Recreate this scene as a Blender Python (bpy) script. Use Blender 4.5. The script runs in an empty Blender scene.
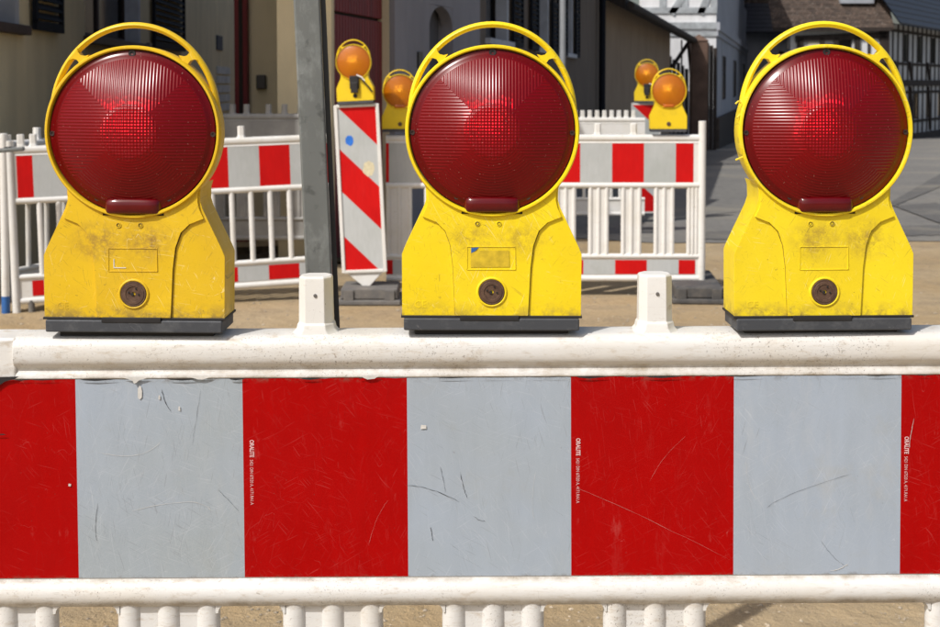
import bpy, bmesh, math, random
from mathutils import Vector, Matrix
R = math.radians
random.seed(7)
sc = bpy.context.scene
C = sc.collection
# ------------------------------------------------------------------ camera
PITCH = R(2.5); FPX = 1340.0; CAMH = 1.34; CV = 142.0     # the photograph is the lower part of the lens's picture: a vertical shift
cam_d = bpy.data.cameras.new('camera'); cam = bpy.data.objects.new('camera', cam_d); C.objects.link(cam)
cam.location = (0, 0, CAMH); cam.rotation_euler = (math.pi/2 - PITCH, 0, 0)
cam_d.sensor_width = 36; cam_d.lens = FPX/940*36
cam_d.shift_y = -(313.5-CV)/940
cam_d.clip_start = 0.05; cam_d.clip_end = 2000
cam_d.dof.use_dof = True; cam_d.dof.focus_distance = 1.64; cam_d.dof.aperture_fstop = 17.0
sc.camera = cam
# ------------------------------------------------------------------ light
SUN_AZ = R(43.5); SUN_EL = R(48)          # light travels towards +x +y
w = bpy.data.worlds.new('World'); sc.world = w; w.use_nodes = True
nt = w.node_tree; bg = nt.nodes['Background']
sky = nt.nodes.new('ShaderNodeTexSky'); sky.sky_type = 'NISHITA'; sky.sun_disc = False
sky.sun_elevation = SUN_EL; sky.sun_rotation = math.pi + SUN_AZ*1.0
sky.air_density = 1.0; sky.dust_density = 4.0; sky.ozone_density = .3
nt.links.new(sky.outputs[0], bg.inputs[0]); bg.inputs[1].default_value = 0.125
sl = bpy.data.lights.new('sun', 'SUN'); sl.energy = 4.1; sl.angle = R(0.5); sl.color = (1, 0.972, 0.935)
so = bpy.data.objects.new('sun', sl); C.objects.link(so)
tosun = Vector((-math.sin(SUN_AZ)*math.cos(SUN_EL)*0 - math.cos(SUN_EL)*math.sin(SUN_AZ), -math.cos(SUN_EL)*math.cos(SUN_AZ), math.sin(SUN_EL)))
so.rotation_euler = tosun.to_track_quat('Z', 'Y').to_euler(); so.location = (-4, -5, 8)
vs = sc.view_settings; vs.view_transform = 'Standard'; vs.look = 'None'; vs.exposure = -0.13; vs.gamma = 1

# ------------------------------------------------------------------ helpers
SP, CP = math.sin(PITCH), math.cos(PITCH)
def ray(u, v):
    a = u-470; b = CV-v
    return (a, FPX*CP + b*SP, -FPX*SP + b*CP)
def P(u, v, Y):
    r = ray(u, v); t = Y/r[1]; return Vector((r[0]*t, Y, CAMH + r[2]*t))
def gx(u, Y): return P(u, 84, Y).x
def PW(u, v, S, d):            # hit a vertical plane through S=(x,y) along d; returns (s, z)
    r = ray(u, v)
    det = r[0]*(-d[1]) + d[0]*r[1]
    t = (S[0]*(-d[1]) + d[0]*S[1])/det
    s = (r[0]*S[1]-r[1]*S[0])/(r[1]*d[0]-r[0]*d[1]) if abs(r[1]*d[0]-r[0]*d[1])>1e-9 else 0
    return s, CAMH + r[2]*t
def GZ(y): return 0.0 if y < 9 else -(min(y, 75)-9)*0.024

class MB:
    def __init__(s): s.v = []; s.f = []; s.sm = False
    def add(s, vs, fs):
        o = len(s.v); s.v += [tuple(p) for p in vs]; s.f += [tuple(i+o for i in f) for f in fs]; return s
    def box(s, x0, x1, y0, y1, z0, z1, M=None):
        vs = [Vector(p) for p in [(x0,y0,z0),(x1,y0,z0),(x1,y1,z0),(x0,y1,z0),(x0,y0,z1),(x1,y0,z1),(x1,y1,z1),(x0,y1,z1)]]
        if M: vs = [M@p for p in vs]
        return s.add(vs, [(0,3,2,1),(4,5,6,7),(0,1,5,4),(1,2,6,5),(2,3,7,6),(3,0,4,7)])
    def bar(s, a, b, w, d, up=(0,1,0)):     # square bar between points
        a = Vector(a); b = Vector(b); t = (b-a); L = t.length; t.normalize()
        n = Vector(up); n = (n - t*n.dot(t)).normalized(); m = t.cross(n)
        M = Matrix((( t.x,m.x,n.x,a.x),(t.y,m.y,n.y,a.y),(t.z,m.z,n.z,a.z),(0,0,0,1)))
        return s.box(0, L, -w/2, w/2, -d/2, d/2, M)
    def tube(s, pts, r, n=12, cap=True, ry=None, closed=False, up=(0,1,0)):
        pts = [Vector(p) for p in pts]; N = len(pts); vs = []; fs = []
        for i, p in enumerate(pts):
            a = pts[i-1] if (i > 0 or closed) else p
            b = pts[(i+1) % N] if (i < N-1 or closed) else p
            t = (b-a).normalized(); u = Vector(up); u = u - t*u.dot(t)
            if u.length < 1e-4: u = Vector((1,0,0)) - t*t.x
            u.normalize(); m = t.cross(u)
            rr = r[i] if isinstance(r, (list, tuple)) else r
            r2 = rr if ry is None else ry
            for k in range(n):
                q = 2*math.pi*k/n; vs.append(p + m*math.cos(q)*rr + u*math.sin(q)*r2)
        for i in range(N if closed else N-1):
            j = (i+1) % N
            for k in range(n): fs.append((i*n+k, i*n+(k+1)%n, j*n+(k+1)%n, j*n+k))
        if cap and not closed: fs += [tuple(range(n)), tuple(range((N-1)*n, N*n))[::-1]]
        return s.add(vs, fs)
    def prism(s, pts, y0, y1):             # outline in xz extruded along y
        n = len(pts)
        vs = [(x, y0, z) for x, z in pts] + [(x, y1, z) for x, z in pts]
        return s.add(vs, [tuple(range(n)), tuple(range(n, 2*n))[::-1]] + [(i, i+n, (i+1)%n+n, (i+1)%n) for i in range(n)])
    def lathe(s, prof, n=64, c=(0,0,0), ax='y', closed=False):   # prof: (r, h)
        vs = []; fs = []; m = len(prof)
        for k in range(n):
            q = 2*math.pi*k/n
            for r, h in prof:
                if ax == 'y': vs.append((c[0]+r*math.cos(q), c[1]+h, c[2]+r*math.sin(q)))
                else: vs.append((c[0]+r*math.cos(q), c[1]+r*math.sin(q), c[2]+h))
        for k in range(n):
            k2 = (k+1) % n
            for i in range(m if closed else m-1):
                j = (i+1) % m; fs.append((k*m+i, k*m+j, k2*m+j, k2*m+i))
        return s.add(vs, fs)
    def mesh(s, name):
        me = bpy.data.meshes.new(name); me.from_pydata(s.v, [], s.f)
        bm = bmesh.new(); bm.from_mesh(me); bmesh.ops.remove_doubles(bm, verts=bm.verts, dist=1e-6)
        bmesh.ops.recalc_face_normals(bm, faces=bm.faces); bm.to_mesh(me); bm.free(); return me
    def build(s, name, m, parent=None, bevel=0, seg=2, smooth=False, loc=None, rot=None):
        me = s.mesh(name); o = bpy.data.objects.new(name, me); C.objects.link(o)
        if m: me.materials.append(m)
        if parent: o.parent = parent
        if loc: o.location = loc
        if rot: o.rotation_euler = rot
        if smooth or bevel:
            for p in me.polygons: p.use_smooth = True
            if hasattr(me, 'set_sharp_from_angle'): me.set_sharp_from_angle(angle=R(38 if not bevel else 50))
        if bevel:
            b = o.modifiers.new('bevel', 'BEVEL'); b.width = bevel; b.segments = seg; b.limit_method = 'ANGLE'; b.angle_limit = R(28)
            b.harden_normals = True
        return o

def tag(o, label=None, cat=None, group=None, kind=None):
    if label: o['label'] = label
    if cat: o['category'] = cat
    if group: o['group'] = group
    if kind: o['kind'] = kind
    return o
def empty(name, loc=(0,0,0), rot=(0,0,0), label=None, cat=None, group=None):
    o = bpy.data.objects.new(name, None); C.objects.link(o); o.location = loc; o.rotation_euler = rot
    o.empty_display_size = 0.1
    return tag(o, label, cat, group)
def share(o, parent, name=None, loc=None, rot=None):
    c = o.copy(); C.objects.link(c); c.parent = parent
    if loc: c.location = loc
    if rot: c.rotation_euler = rot
    return c
def copy_tree(o, parent=None):
    c = o.copy(); C.objects.link(c)
    if parent: c.parent = parent
    for ch in [x for x in list(C.objects) if x.parent == o]: copy_tree(ch, c)
    return c
def text(body, size, name, m, parent, M, depth=0.0, align='LEFT', bold=0.0, sx=1.0):
    cu = bpy.data.curves.new(name, 'FONT'); cu.body = body; cu.size = size; cu.align_x = align; cu.extrude = depth; cu.offset = bold
    cu.resolution_u = 3
    t = bpy.data.objects.new('t', cu); C.objects.link(t)
    dg = bpy.context.evaluated_depsgraph_get(); me = bpy.data.meshes.new_from_object(t.evaluated_get(dg))
    bpy.data.objects.remove(t); me.name = name
    me.transform(Matrix.Scale(sx, 4, (1,0,0))); me.transform(M); me.materials.clear(); me.materials.append(m)
    o = bpy.data.objects.new(name, me); C.objects.link(o); o.parent = parent; return o
XZ = Matrix.Rotation(math.pi/2, 4, 'X')       # text in the xz plane facing -y

# ------------------------------------------------------------------ materials
def lin(r, g, b):
    f = lambda c: (c/255/12.92 if c/255 <= .04045 else ((c/255+.055)/1.055)**2.4)
    return (f(r), f(g), f(b), 1)
class NM:
    def __init__(s, name):
        s.m = bpy.data.materials.new(name); s.m.use_nodes = True; s.t = s.m.node_tree
        s.b = s.t.nodes['Principled BSDF']; s.out = s.t.nodes['Material Output']
        tc = s.t.nodes.new('ShaderNodeTexCoord'); oi = s.t.nodes.new('ShaderNodeObjectInfo')
        s.raw = tc.outputs['Object']
        mul = s.vm('SCALE', (1,1,1), None); 
        s.t.links.new(oi.outputs['Random'], mul.inputs['Scale']); mul.inputs[0].default_value = (37, 11, 23)
        ad = s.t.nodes.new('ShaderNodeVectorMath'); ad.operation = 'ADD'
        s.t.links.new(s.raw, ad.inputs[0]); s.t.links.new(mul.outputs[0], ad.inputs[1]); s.co = ad.outputs[0]
        s.col = None; s.bh = None
    def link(s, a, b): s.t.links.new(a, b)
    def vm(s, op, a=None, b=None):
        n = s.t.nodes.new('ShaderNodeVectorMath'); n.operation = op
        for i, x in enumerate((a, b)):
            if x is None: continue
            if hasattr(x, 'links'): s.link(x, n.inputs[i])
            else: n.inputs[i].default_value = x
        return n
    def ma(s, op, a=None, b=None, c=None, clamp=False):
        n = s.t.nodes.new('ShaderNodeMath'); n.operation = op; n.use_clamp = clamp
        for i, x in enumerate((a, b, c)):
            if x is None: continue
            if hasattr(x, 'links'): s.link(x, n.inputs[i])
            else: n.inputs[i].default_value = x
        return n.outputs[0]
    def noise(s, scale, detail=4, rough=.55, stretch=None, dist=0, raw=False, w=0):
        n = s.t.nodes.new('ShaderNodeTexNoise'); n.inputs['Scale'].default_value = scale
        n.inputs['Detail'].default_value = detail; n.inputs['Roughness'].default_value = rough; n.inputs['Distortion'].default_value = dist
        v = s.raw if raw else s.co
        if stretch or w:
            mp = s.t.nodes.new('ShaderNodeMapping'); mp.inputs['Scale'].default_value = stretch or (1,1,1); mp.inputs['Location'].default_value = (w, w*.7, w*.3)
            s.link(v, mp.inputs[0]); v = mp.outputs[0]
        s.link(v, n.inputs['Vector']); return n.outputs['Fac']
    def ramp(s, x, lo, hi, a=0., b=1.):
        n = s.t.nodes.new('ShaderNodeMapRange'); n.clamp = True
        for k, q in zip(('From Min','From Max','To Min','To Max'), (lo, hi, a, b)): n.inputs[k].default_value = q
        s.link(x, n.inputs[0]); return n.outputs[0]
    def xyz(s, v=None):
        n = s.t.nodes.new('ShaderNodeSeparateXYZ'); s.link(v or s.raw, n.inputs[0]); return n.outputs
    def base(s, c): s.col = c if len(c) == 4 else (*c, 1); return s
    def mix(s, fac, c, mode='MIX'):
        n = s.t.nodes.new('ShaderNodeMix'); n.data_type = 'RGBA'; n.blend_type = mode
        if hasattr(fac, 'links'): s.link(fac, n.inputs[0])
        else: n.inputs[0].default_value = fac
        for i, x in ((6, s.col), (7, c)):
            if hasattr(x, 'links'): s.link(x, n.inputs[i])
            else: n.inputs[i].default_value = x if len(x) == 4 else (*x, 1)
        s.col = n.outputs[2]; return s
    def var(s, scale, amt, **k):      # value variation
        f = s.ramp(s.noise(scale, **k), .3, .7, 1-amt, 1+amt*.6)
        n = s.t.nodes.new('ShaderNodeVectorMath'); n.operation = 'SCALE'
        if hasattr(s.col, 'links'): s.link(s.col, n.inputs[0])
        else: n.inputs[0].default_value = s.col[:3]
        s.link(f, n.inputs['Scale']); s.col = n.outputs[0]; return s
    def bump(s, h, strength=.5, dist=.001):
        n = s.t.nodes.new('ShaderNodeBump'); n.inputs['Strength'].default_value = strength; n.inputs['Distance'].default_value = dist
        s.link(h, n.inputs['Height'])
        if s.bh: s.link(s.bh, n.inputs['Normal'])
        s.bh = n.outputs[0]; return s
    def scratch(s, c, scale=9, amt=.5, width=.006, mask=.55, stretch=None, w=0):
        width *= .22; amt *= .5
        n = s.noise(scale, 2.2, .5, stretch, .4, w=w)
        line = s.ma('LESS_THAN', s.ma('ABSOLUTE', s.ma('SUBTRACT', n, .5)), width)
        mk = s.ramp(s.noise(scale*1.7, 2, w=w+5), mask, mask+.03)
        brk = s.ramp(s.noise(scale*14, 2, w=w+9), .42, .5)
        s.mix(s.ma('MULTIPLY', s.ma('MULTIPLY', line, mk), s.ma('MULTIPLY', brk, amt)), c); return s
    def hair(s, c, rot, scale, th, amt, ratio=.03, w=0):
        mp = s.t.nodes.new('ShaderNodeMapping'); mp.inputs['Rotation'].default_value = (0, R(rot), 0); mp.inputs['Scale'].default_value = (scale, 3, scale*ratio); mp.inputs['Location'].default_value = (w, w, w)
        mp.vector_type = 'POINT'
        r_ = s.t.nodes.new('ShaderNodeMapping'); r_.inputs['Rotation'].default_value = (0, R(rot), 0); s.link(s.co, r_.inputs[0])
        mp.inputs['Rotation'].default_value = (0, 0, 0)
        wob = s.vm('SCALE', None, None); nz = s.t.nodes.new('ShaderNodeTexNoise'); nz.inputs['Scale'].default_value = 14; nz.inputs['Detail'].default_value = 1; s.link(s.co, nz.inputs['Vector'])
        s.link(nz.outputs['Color'], wob.inputs[0]); wob.inputs['Scale'].default_value = .012
        ad = s.vm('ADD'); s.link(r_.outputs[0], ad.inputs[0]); s.link(wob.outputs[0], ad.inputs[1])
        s.link(ad.outputs[0], mp.inputs[0])
        n = s.t.nodes.new('ShaderNodeTexNoise'); n.inputs['Scale'].default_value = 1; n.inputs['Detail'].default_value = 0; s.link(mp.outputs[0], n.inputs['Vector'])
        cl = s.ramp(s.noise(6, 3, .6, w=w+2), .42, .62)
        s.mix(s.ma('MULTIPLY', cl, s.ramp(n.outputs['Fac'], th, th+.03, 0, amt)), c); return s
    def done(s, rough=.5, metal=0, spec=.5, coat=0, trans=0, ior=1.45, emis=None, sheen=0):
        b = s.b
        if hasattr(s.col, 'links'): s.link(s.col, b.inputs['Base Color'])
        else: b.inputs['Base Color'].default_value = s.col
        if hasattr(rough, 'links'): s.link(rough, b.inputs['Roughness'])
        else: b.inputs['Roughness'].default_value = rough
        b.inputs['Metallic'].default_value = metal; b.inputs['Specular IOR Level'].default_value = spec
        b.inputs['Coat Weight'].default_value = coat; b.inputs['Coat Roughness'].default_value = .12
        b.inputs['Transmission Weight'].default_value = trans; b.inputs['IOR'].default_value = ior
        if s.bh: s.link(s.bh, b.inputs['Normal'])
        return s.m

def simple(name, c, rough=.6, v=(8, .15), bmp=None, **k):
    m = NM(name).base(c)
    if v: m.var(v[0], v[1])
    if bmp: m.bump(m.noise(bmp[0], 6), bmp[1], bmp[2])
    return m.done(rough, **k)

def white_plastic(name, dirt=1.0):
    m = NM(name).base((.70, .695, .67))
    m.mix(m.ramp(m.noise(6, 5), .45, .75, 0, .55*dirt), (.58, .55, .47))
    m.mix(m.ramp(m.noise(28, 6, .7, (1,1,2.5)), .60, .76, 0, .7*dirt), (.34, .26, .16))
    m.mix(m.ramp(m.noise(150, 4, .7), .66, .74, 0, .7*dirt), (.16, .11, .07))
    m.mix(m.ramp(m.noise(420, 2, .6), .70, .76, 0, .5*dirt), (.10, .08, .06))
    m.scratch((.30, .25, .2), 7, .6*dirt, .005, .5, (1,1,3)); m.scratch((.12, .1, .08), 13, .7*dirt, .004, .58, w=3)
    m.bump(m.noise(260, 4), .25, .0006).bump(m.noise(30, 4), .25, .002)
    return m.done(m.ramp(m.noise(20, 4), .3, .7, .34, .6), spec=.45)
def groove_white():
    m = NM('white_plastic_dirty_rail').base((.67, .67, .655))
    z = m.xyz()[2]
    m.mix(m.ramp(m.noise(6, 5), .45, .75, 0, .55), (.62, .57, .48))
    g1 = m.ramp(m.ma('ABSOLUTE', m.ma('SUBTRACT', z, .9910)), .0, .0075, 1, 0)
    g2 = m.ramp(m.ma('ABSOLUTE', m.ma('SUBTRACT', z, .983)), .0, .005, 1, 0)
    g3 = m.ramp(m.ma('ABSOLUTE', m.ma('SUBTRACT', z, .703)), .0, .010, 1, 0)
    g4 = m.ramp(m.ma('ABSOLUTE', m.ma('SUBTRACT', z, .732)), .0, .005, 1, 0)
    g = m.ma('MAXIMUM', m.ma('MAXIMUM', g1, g2), m.ma('MAXIMUM', g3, g4))
    gn = m.ramp(m.noise(22, 6, .75), .38, .68)
    m.mix(m.ma('MULTIPLY', m.ma('MULTIPLY', g, gn), .85), (.24, .185, .11))
    m.mix(m.ramp(m.noise(34, 7, .72, (1,1,3)), .54, .72, 0, .6), (.40, .31, .2))
    pm = m.ramp(m.noise(5.5, 4, .65, w=3), .47, .62)
    m.mix(m.ma('MULTIPLY', pm, m.ramp(m.noise(150, 5, .75), .60, .68, 0, .7)), (.20, .14, .09))
    m.mix(m.ma('MULTIPLY', pm, m.ramp(m.noise(420, 2, .6), .62, .70, 0, .7)), (.10, .08, .06))
    m.mix(m.ramp(m.noise(26, 6, .75, (1,1,14)), .56, .70, 0, .45), (.47, .42, .34))
    m.mix(m.ramp(m.noise(60, 4, .75, (.5,1,14), w=6), .64, .70, 0, .6), (.22, .19, .15))
    m.scratch((.22, .18, .14), 7, .9, .0035, .50, (1,1,3)); m.scratch((.10, .08, .07), 15, .9, .0035, .55, w=3)
    m.bump(m.noise(260, 4), .3, .0006).bump(m.noise(30, 4), .3, .002)
    return m.done(m.ramp(m.noise(20, 4), .3, .7, .30, .55), spec=.5)
def foil(name, c, c2, red=False, worn=1.0):
    m = NM(name).base(c)
    m.mix(m.ramp(m.noise(4, 5, .6), .4, .7, 0, .6), c2)
    m.var(60, .06 if red else .05, stretch=(1,1,.2))
    m.mix(m.ramp(m.noise(240, 3, .7), .69, .75, 0, .35*worn), (.1, .09, .08))
    if red:
        m.scratch((.7, .30, .28), 21, .3*worn, .003, .5, (1,1,.35), w=4)
        m.mix(m.ramp(m.noise(7, 6, .8, (2.5,1,.5), w=2), .6, .75, 0, .3*worn), (.40, .05, .045))
        m.mix(m.ramp(m.noise(14, 5, .75, (3,1,1)), .63, .78, 0, .22*worn), (.62, .2, .18))
    else:
        m.mix(m.ramp(m.noise(11, 6, .75), .56, .74, 0, .42*worn), (.33, .33, .30))
        m.scratch((.16, .16, .15), 26, .6*worn, .003, .55, (1,1,.4)); m.mix(m.ramp(m.noise(8, 7, .8, (2,1,.5), w=2), .55, .72, 0, .35*worn), (.47, .49, .50))
        m.scratch((.8, .82, .84), 30, .4*worn, .004, .57, (.5,1,1), w=12)
        m.mix(m.ramp(m.noise(2.2, 4, .6, w=7), .5, .7, 0, .5*worn), (.29, .32, .30))
        m.mix(m.ramp(m.noise(70, 4, .7, w=3), .70, .74, 0, .7*worn), (.16, .13, .10))
    if worn > .9:
        lt, dk = ((.62, .14, .13), (.16, .004, .004)) if red else ((.62, .65, .69), (.15, .15, .15))
        for k_, rot in enumerate((8, 37, 72, -28, -63)):
            m.hair(lt, rot, 1100, .765, .20 if red else .24, .028, k_*3.)
        for k_, rot in enumerate((15, -12, 58)):
            m.hair(dk, rot, 1000, .775, .35, .035, k_*5.+1)
        m.mix(m.ramp(m.noise(900, 1, .5), .45, .62, 0, .16), (.42, .006, .006) if red else (.43, .47, .52))
        m.mix(m.ramp(m.noise(1.2, 3, .5, (.4,1,14), w=4), .45, .7, 0, .20), (.30, .0005, .001) if red else (.37, .41, .46))
        z_ = m.xyz()[2]
        e_ = m.ma('MAXIMUM', m.ramp(z_, .9745, .981, 0, 1), m.ramp(z_, .7345, .7385, 1, 0))
        m.mix(m.ma('MULTIPLY', e_, m.ramp(m.noise(55, 6, .8), .50, .62, 0, .55)), (.12, .095, .07))
    m.bump(m.noise(160, 2), .10, .0004).bump(m.noise(9, 3), .12, .003)
    return m.done(m.ramp(m.noise(15, 4), .3, .7, .34, .5), spec=.14 if red else .4)
M_rail = groove_white()
M_white = white_plastic('white_plastic', 1)
M_whitefar = white_plastic('white_plastic_far', .95)
M_red = foil('red_retroreflective_foil', (.36, .0001, .0004), (.31, .0001, .0004), True)
M_grey = foil('grey_retroreflective_foil', (.335, .395, .475), (.325, .365, .395), False)
M_redfar = foil('red_foil_far', (.56, .008, .008), (.46, .006, .008), True, .5)
M_greyfar = foil('grey_foil_far', (.46, .48, .48), (.40, .42, .41), False, .8)

def yellow(name, c, dirt, off=0.):
    m = NM(name).base(c)
    m.mix(m.ramp(m.noise(9, 5), .4, .75, 0, .35*dirt), (c[0]*.72, c[1]*.66, c[2]))
    x, y, z = m.xyz()
    dx = m.ma('DIVIDE', m.ma('SUBTRACT', m.ma('ABSOLUTE', m.ma('SUBTRACT', x, off)), .028), .034); dz = m.ma('DIVIDE', m.ma('SUBTRACT', z, .105), .026)
    d = m.ma('SQRT', m.ma('ADD', m.ma('MULTIPLY', dx, dx), m.ma('MULTIPLY', dz, dz)))
    front = m.ma('LESS_THAN', z, .138)
    g = m.ma('MULTIPLY', m.ma('MULTIPLY', m.ramp(d, .2, 1.1, 1, 0), front), m.ramp(m.noise(62, 9, .85), .42, .60))
    m.mix(m.ma('MULTIPLY', g, min(1, .50*dirt)), (.22, .12, .045))
    foot = m.ma('MULTIPLY', m.ramp(z, .016, .035, 1, 0), m.ramp(m.noise(60, 6, .7), .42, .6))
    m.mix(m.ma('MULTIPLY', foot, .6*dirt), (.26, .18, .05))
    m.mix(m.ramp(m.noise(120, 6, .75), .63, .74, 0, .55*dirt), (.18, .12, .03))
    m.mix(m.ramp(m.noise(330, 3, .7), .68, .74, 0, .5*dirt), (.10, .07, .02))
    for k_, rot in enumerate((10, 55, -35)): m.hair((.22, .15, .03), rot, 1000, .76, .38*min(1.3, dirt), .05, k_*4.)
    for k_, rot in enumerate((80, -20, 30)): m.hair((.95, .85, .45), rot, 1000, .77, .28*min(1.3, dirt), .05, k_*4.+2)
    m.scratch((.09, .06, .02), 22, .8*dirt, .0045, .56); m.scratch((.9, .82, .5), 17, .45*dirt, .006, .55, w=5)
    m.scratch((.14, .09, .03), 50, .6*dirt, .008, .57, w=15)
    m.bump(m.noise(420, 3), .22, .0005).bump(m.noise(60, 4), .15, .001)
    return m.done(m.ramp(m.noise(30, 4), .3, .7, .32, .55), spec=.45)
M_yA = yellow('faded_dirty_yellow_plastic', (.74, .49, .014), 1.6, -.012)
M_yB = yellow('bright_yellow_plastic', (.86, .655, .010), 1.1, .006)
M_yC = yellow('worn_yellow_plastic', (.85, .665, .016), 1.35, .018)
M_yF = yellow('yellow_plastic', (.80, .57, .015), .4)

def ribbed(name, c, c2, inner, near=True):
    m = NM(name).base(c)
    x, y, z = m.xyz()
    k = 2*math.pi/.00365
    r = m.ma('SQRT', m.ma('ADD', m.ma('MULTIPLY', x, x), m.ma('MULTIPLY', z, z)))
    ax = m.ma('ABSOLUTE', x); az = m.ma('ABSOLUTE', z)
    sx = m.ma('SINE', m.ma('MULTIPLY', x, k)); sz = m.ma('SINE', m.ma('MULTIPLY', z, k)); sr = m.ma('SINE', m.ma('MULTIPLY', r, k*1.15))
    top = m.ma('GREATER_THAN', z, ax); bot = m.ma('LESS_THAN', z, m.ma('MULTIPLY', ax, -.8))
    inn = m.ma('LESS_THAN', r, .032); edge = m.ma('LESS_THAN', r, .0832)
    def sel(f, a, b): return m.ma('ADD', m.ma('MULTIPLY', f, a), m.ma('MULTIPLY', m.ma('SUBTRACT', 1, f), b))
    grid = m.ma('MULTIPLY', m.ma('ADD', sx, sz), .5)
    h = sel(inn, m.ma('MULTIPLY', grid, 1.7), sel(top, sx, sel(bot, m.ma('MULTIPLY', sr, .45), sz)))
    h = m.ma('MULTIPLY', h, edge)
    m.mix(m.ramp(h, -1, 1, 0, .5), c2)
    m.mix(m.ramp(r, .0832, .0848, 0, .8), (c[0]*.7, c[1], c[2]))
    m.mix(m.ramp(m.noise(500, 2), .70, .75, 0, .4), (.5, .35, .3))
    cone = m.ma('MULTIPLY', m.ma('MAXIMUM', m.ma('SUBTRACT', r, .028), 0), -.26)
    cone = m.ma('MULTIPLY', cone, 1.0 if near else 0.0)
    m.bump(m.ma('ADD', cone, m.ma('MULTIPLY', h, .00021 if near else .00010)), 1.0, 1.0)
    if not near: m.mix(m.ramp(r, .03, .088, 0, .45), (c[0]*.6, c[1]*.5, c[2]))
    mat = m.done(.25, spec=.36 if near else .5, coat=0. if near else .45)
    b1 = m.b
    # second lobe: facets of the moulded optics behind the surface give back coloured sparkle
    gl = m.t.nodes.new('ShaderNodeBsdfGlossy'); gl.inputs['Color'].default_value = (*inner, 1); gl.inputs['Roughness'].default_value = .28
    vo = m.t.nodes.new('ShaderNodeTexVoronoi'); vo.inputs['Scale'].default_value = 190; m.link(m.raw, vo.inputs['Vector'])
    bn = m.t.nodes.new('ShaderNodeBump'); bn.inputs['Strength'].default_value = .9; bn.inputs['Distance'].default_value = .004
    bowl = m.ma('MULTIPLY', m.ma('MULTIPLY', r, r), -2000. if near else -2600.)
    hh = m.ma('ADD', m.ma('MULTIPLY', vo.outputs['Distance'], .22), m.ma('ADD', bowl, m.ma('MULTIPLY', h, .10)))
    m.link(hh, bn.inputs['Height']); m.link(bn.outputs[0], gl.inputs['Normal'])
    mx = m.t.nodes.new('ShaderNodeMixShader')
    m.link(m.ramp(r, .015, .055, .20 if near else .35, .04 if near else .12), mx.inputs[0])
    m.link(b1.outputs[0], mx.inputs[1]); m.link(gl.outputs[0], mx.inputs[2]); m.link(mx.outputs[0], m.out.inputs['Surface'])
    return mat
M_lensR = ribbed('red_ribbed_lens', (.145, .0001, .0022), (.20, .0001, .0034), (.9, .005, .02))
M_lensO = ribbed('amber_ribbed_lens', (.50, .135, .0003), (.72, .24, .001), (1, .42, .03), False)
M_hood = simple('dark_red_reflector', (.10, .0003, .002), .16, (40, .2), spec=.6)
M_hoodO = simple('amber_reflector', (.5, .12, .004), .2, (40, .2), coat=.8)
M_base = NM('black_rubber_foot').base((.050, .055, .064)); M_base.mix(M_base.ramp(M_base.noise(35, 6, .7), .5, .75, 0, .6), (.14, .145, .15)).scratch((.22,.22,.22), 18, .7, .006, .5).bump(M_base.noise(200, 4), .3, .0006); M_base = M_base.done(.55)
M_dark = simple('dark_plastic', (.018, .017, .018), .6, (20, .3))
M_lock = NM('rusty_brown_lock').base((.075, .040, .026)); M_lock.mix(M_lock.ramp(M_lock.noise(140, 5, .7), .45, .7, 0, .6), (.17, .10, .06)).bump(M_lock.noise(300, 4), .4, .0005); M_lock = M_lock.done(.6)
M_screw = simple('corroded_screw', (.035, .016, .012), .7, (300, .4))
M_text = simple('white_print', (.72, .45, .45), .5, None)
M_zinc = NM('weathered_galvanised_steel').base((.175, .185, .178)); M_zinc.var(5, .25, stretch=(1,1,.25)).mix(M_zinc.ramp(M_zinc.noise(18, 6, .7, (1,1,.5)), .54, .68, 0, .6), (.30, .32, .31)).mix(M_zinc.ramp(M_zinc.noise(30, 5), .62, .72, 0, .6), (.05, .052, .05)).scratch((.45,.45,.44), 14, .5, .006, .5).bump(M_zinc.noise(120, 4), .3, .001); M_zinc = M_zinc.done(.55, metal=.25)
M_plate = NM('recycled_plastic_foot').base((.055, .055, .056)); M_plate.mix(M_plate.ramp(M_plate.noise(9, 6, .7), .42, .7, 0, .7), (.15, .135, .115)).bump(M_plate.noise(60, 5), .5, .004); M_plate = M_plate.done(.8)
M_plateL = NM('dusty_grey_foot').base((.12, .115, .11)); M_plateL.mix(M_plateL.ramp(M_plateL.noise(9, 6, .7), .42, .7, 0, .7), (.22, .20, .17)).bump(M_plateL.noise(60, 5), .5, .004); M_plateL = M_plateL.done(.85)
M_glass = simple('dark_window_glass', (.012, .013, .015), .12, (1, .2), spec=.35)
M_blue = simple('blue_spray_paint', (.02, .16, .62), .6, (60, .2))
M_bluetape = simple('blue_cap', (.03, .12, .35), .5, (60, .3))
M_cream = simple('cream_paint_blot', (.62, .56, .38), .7, (60, .15))

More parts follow.
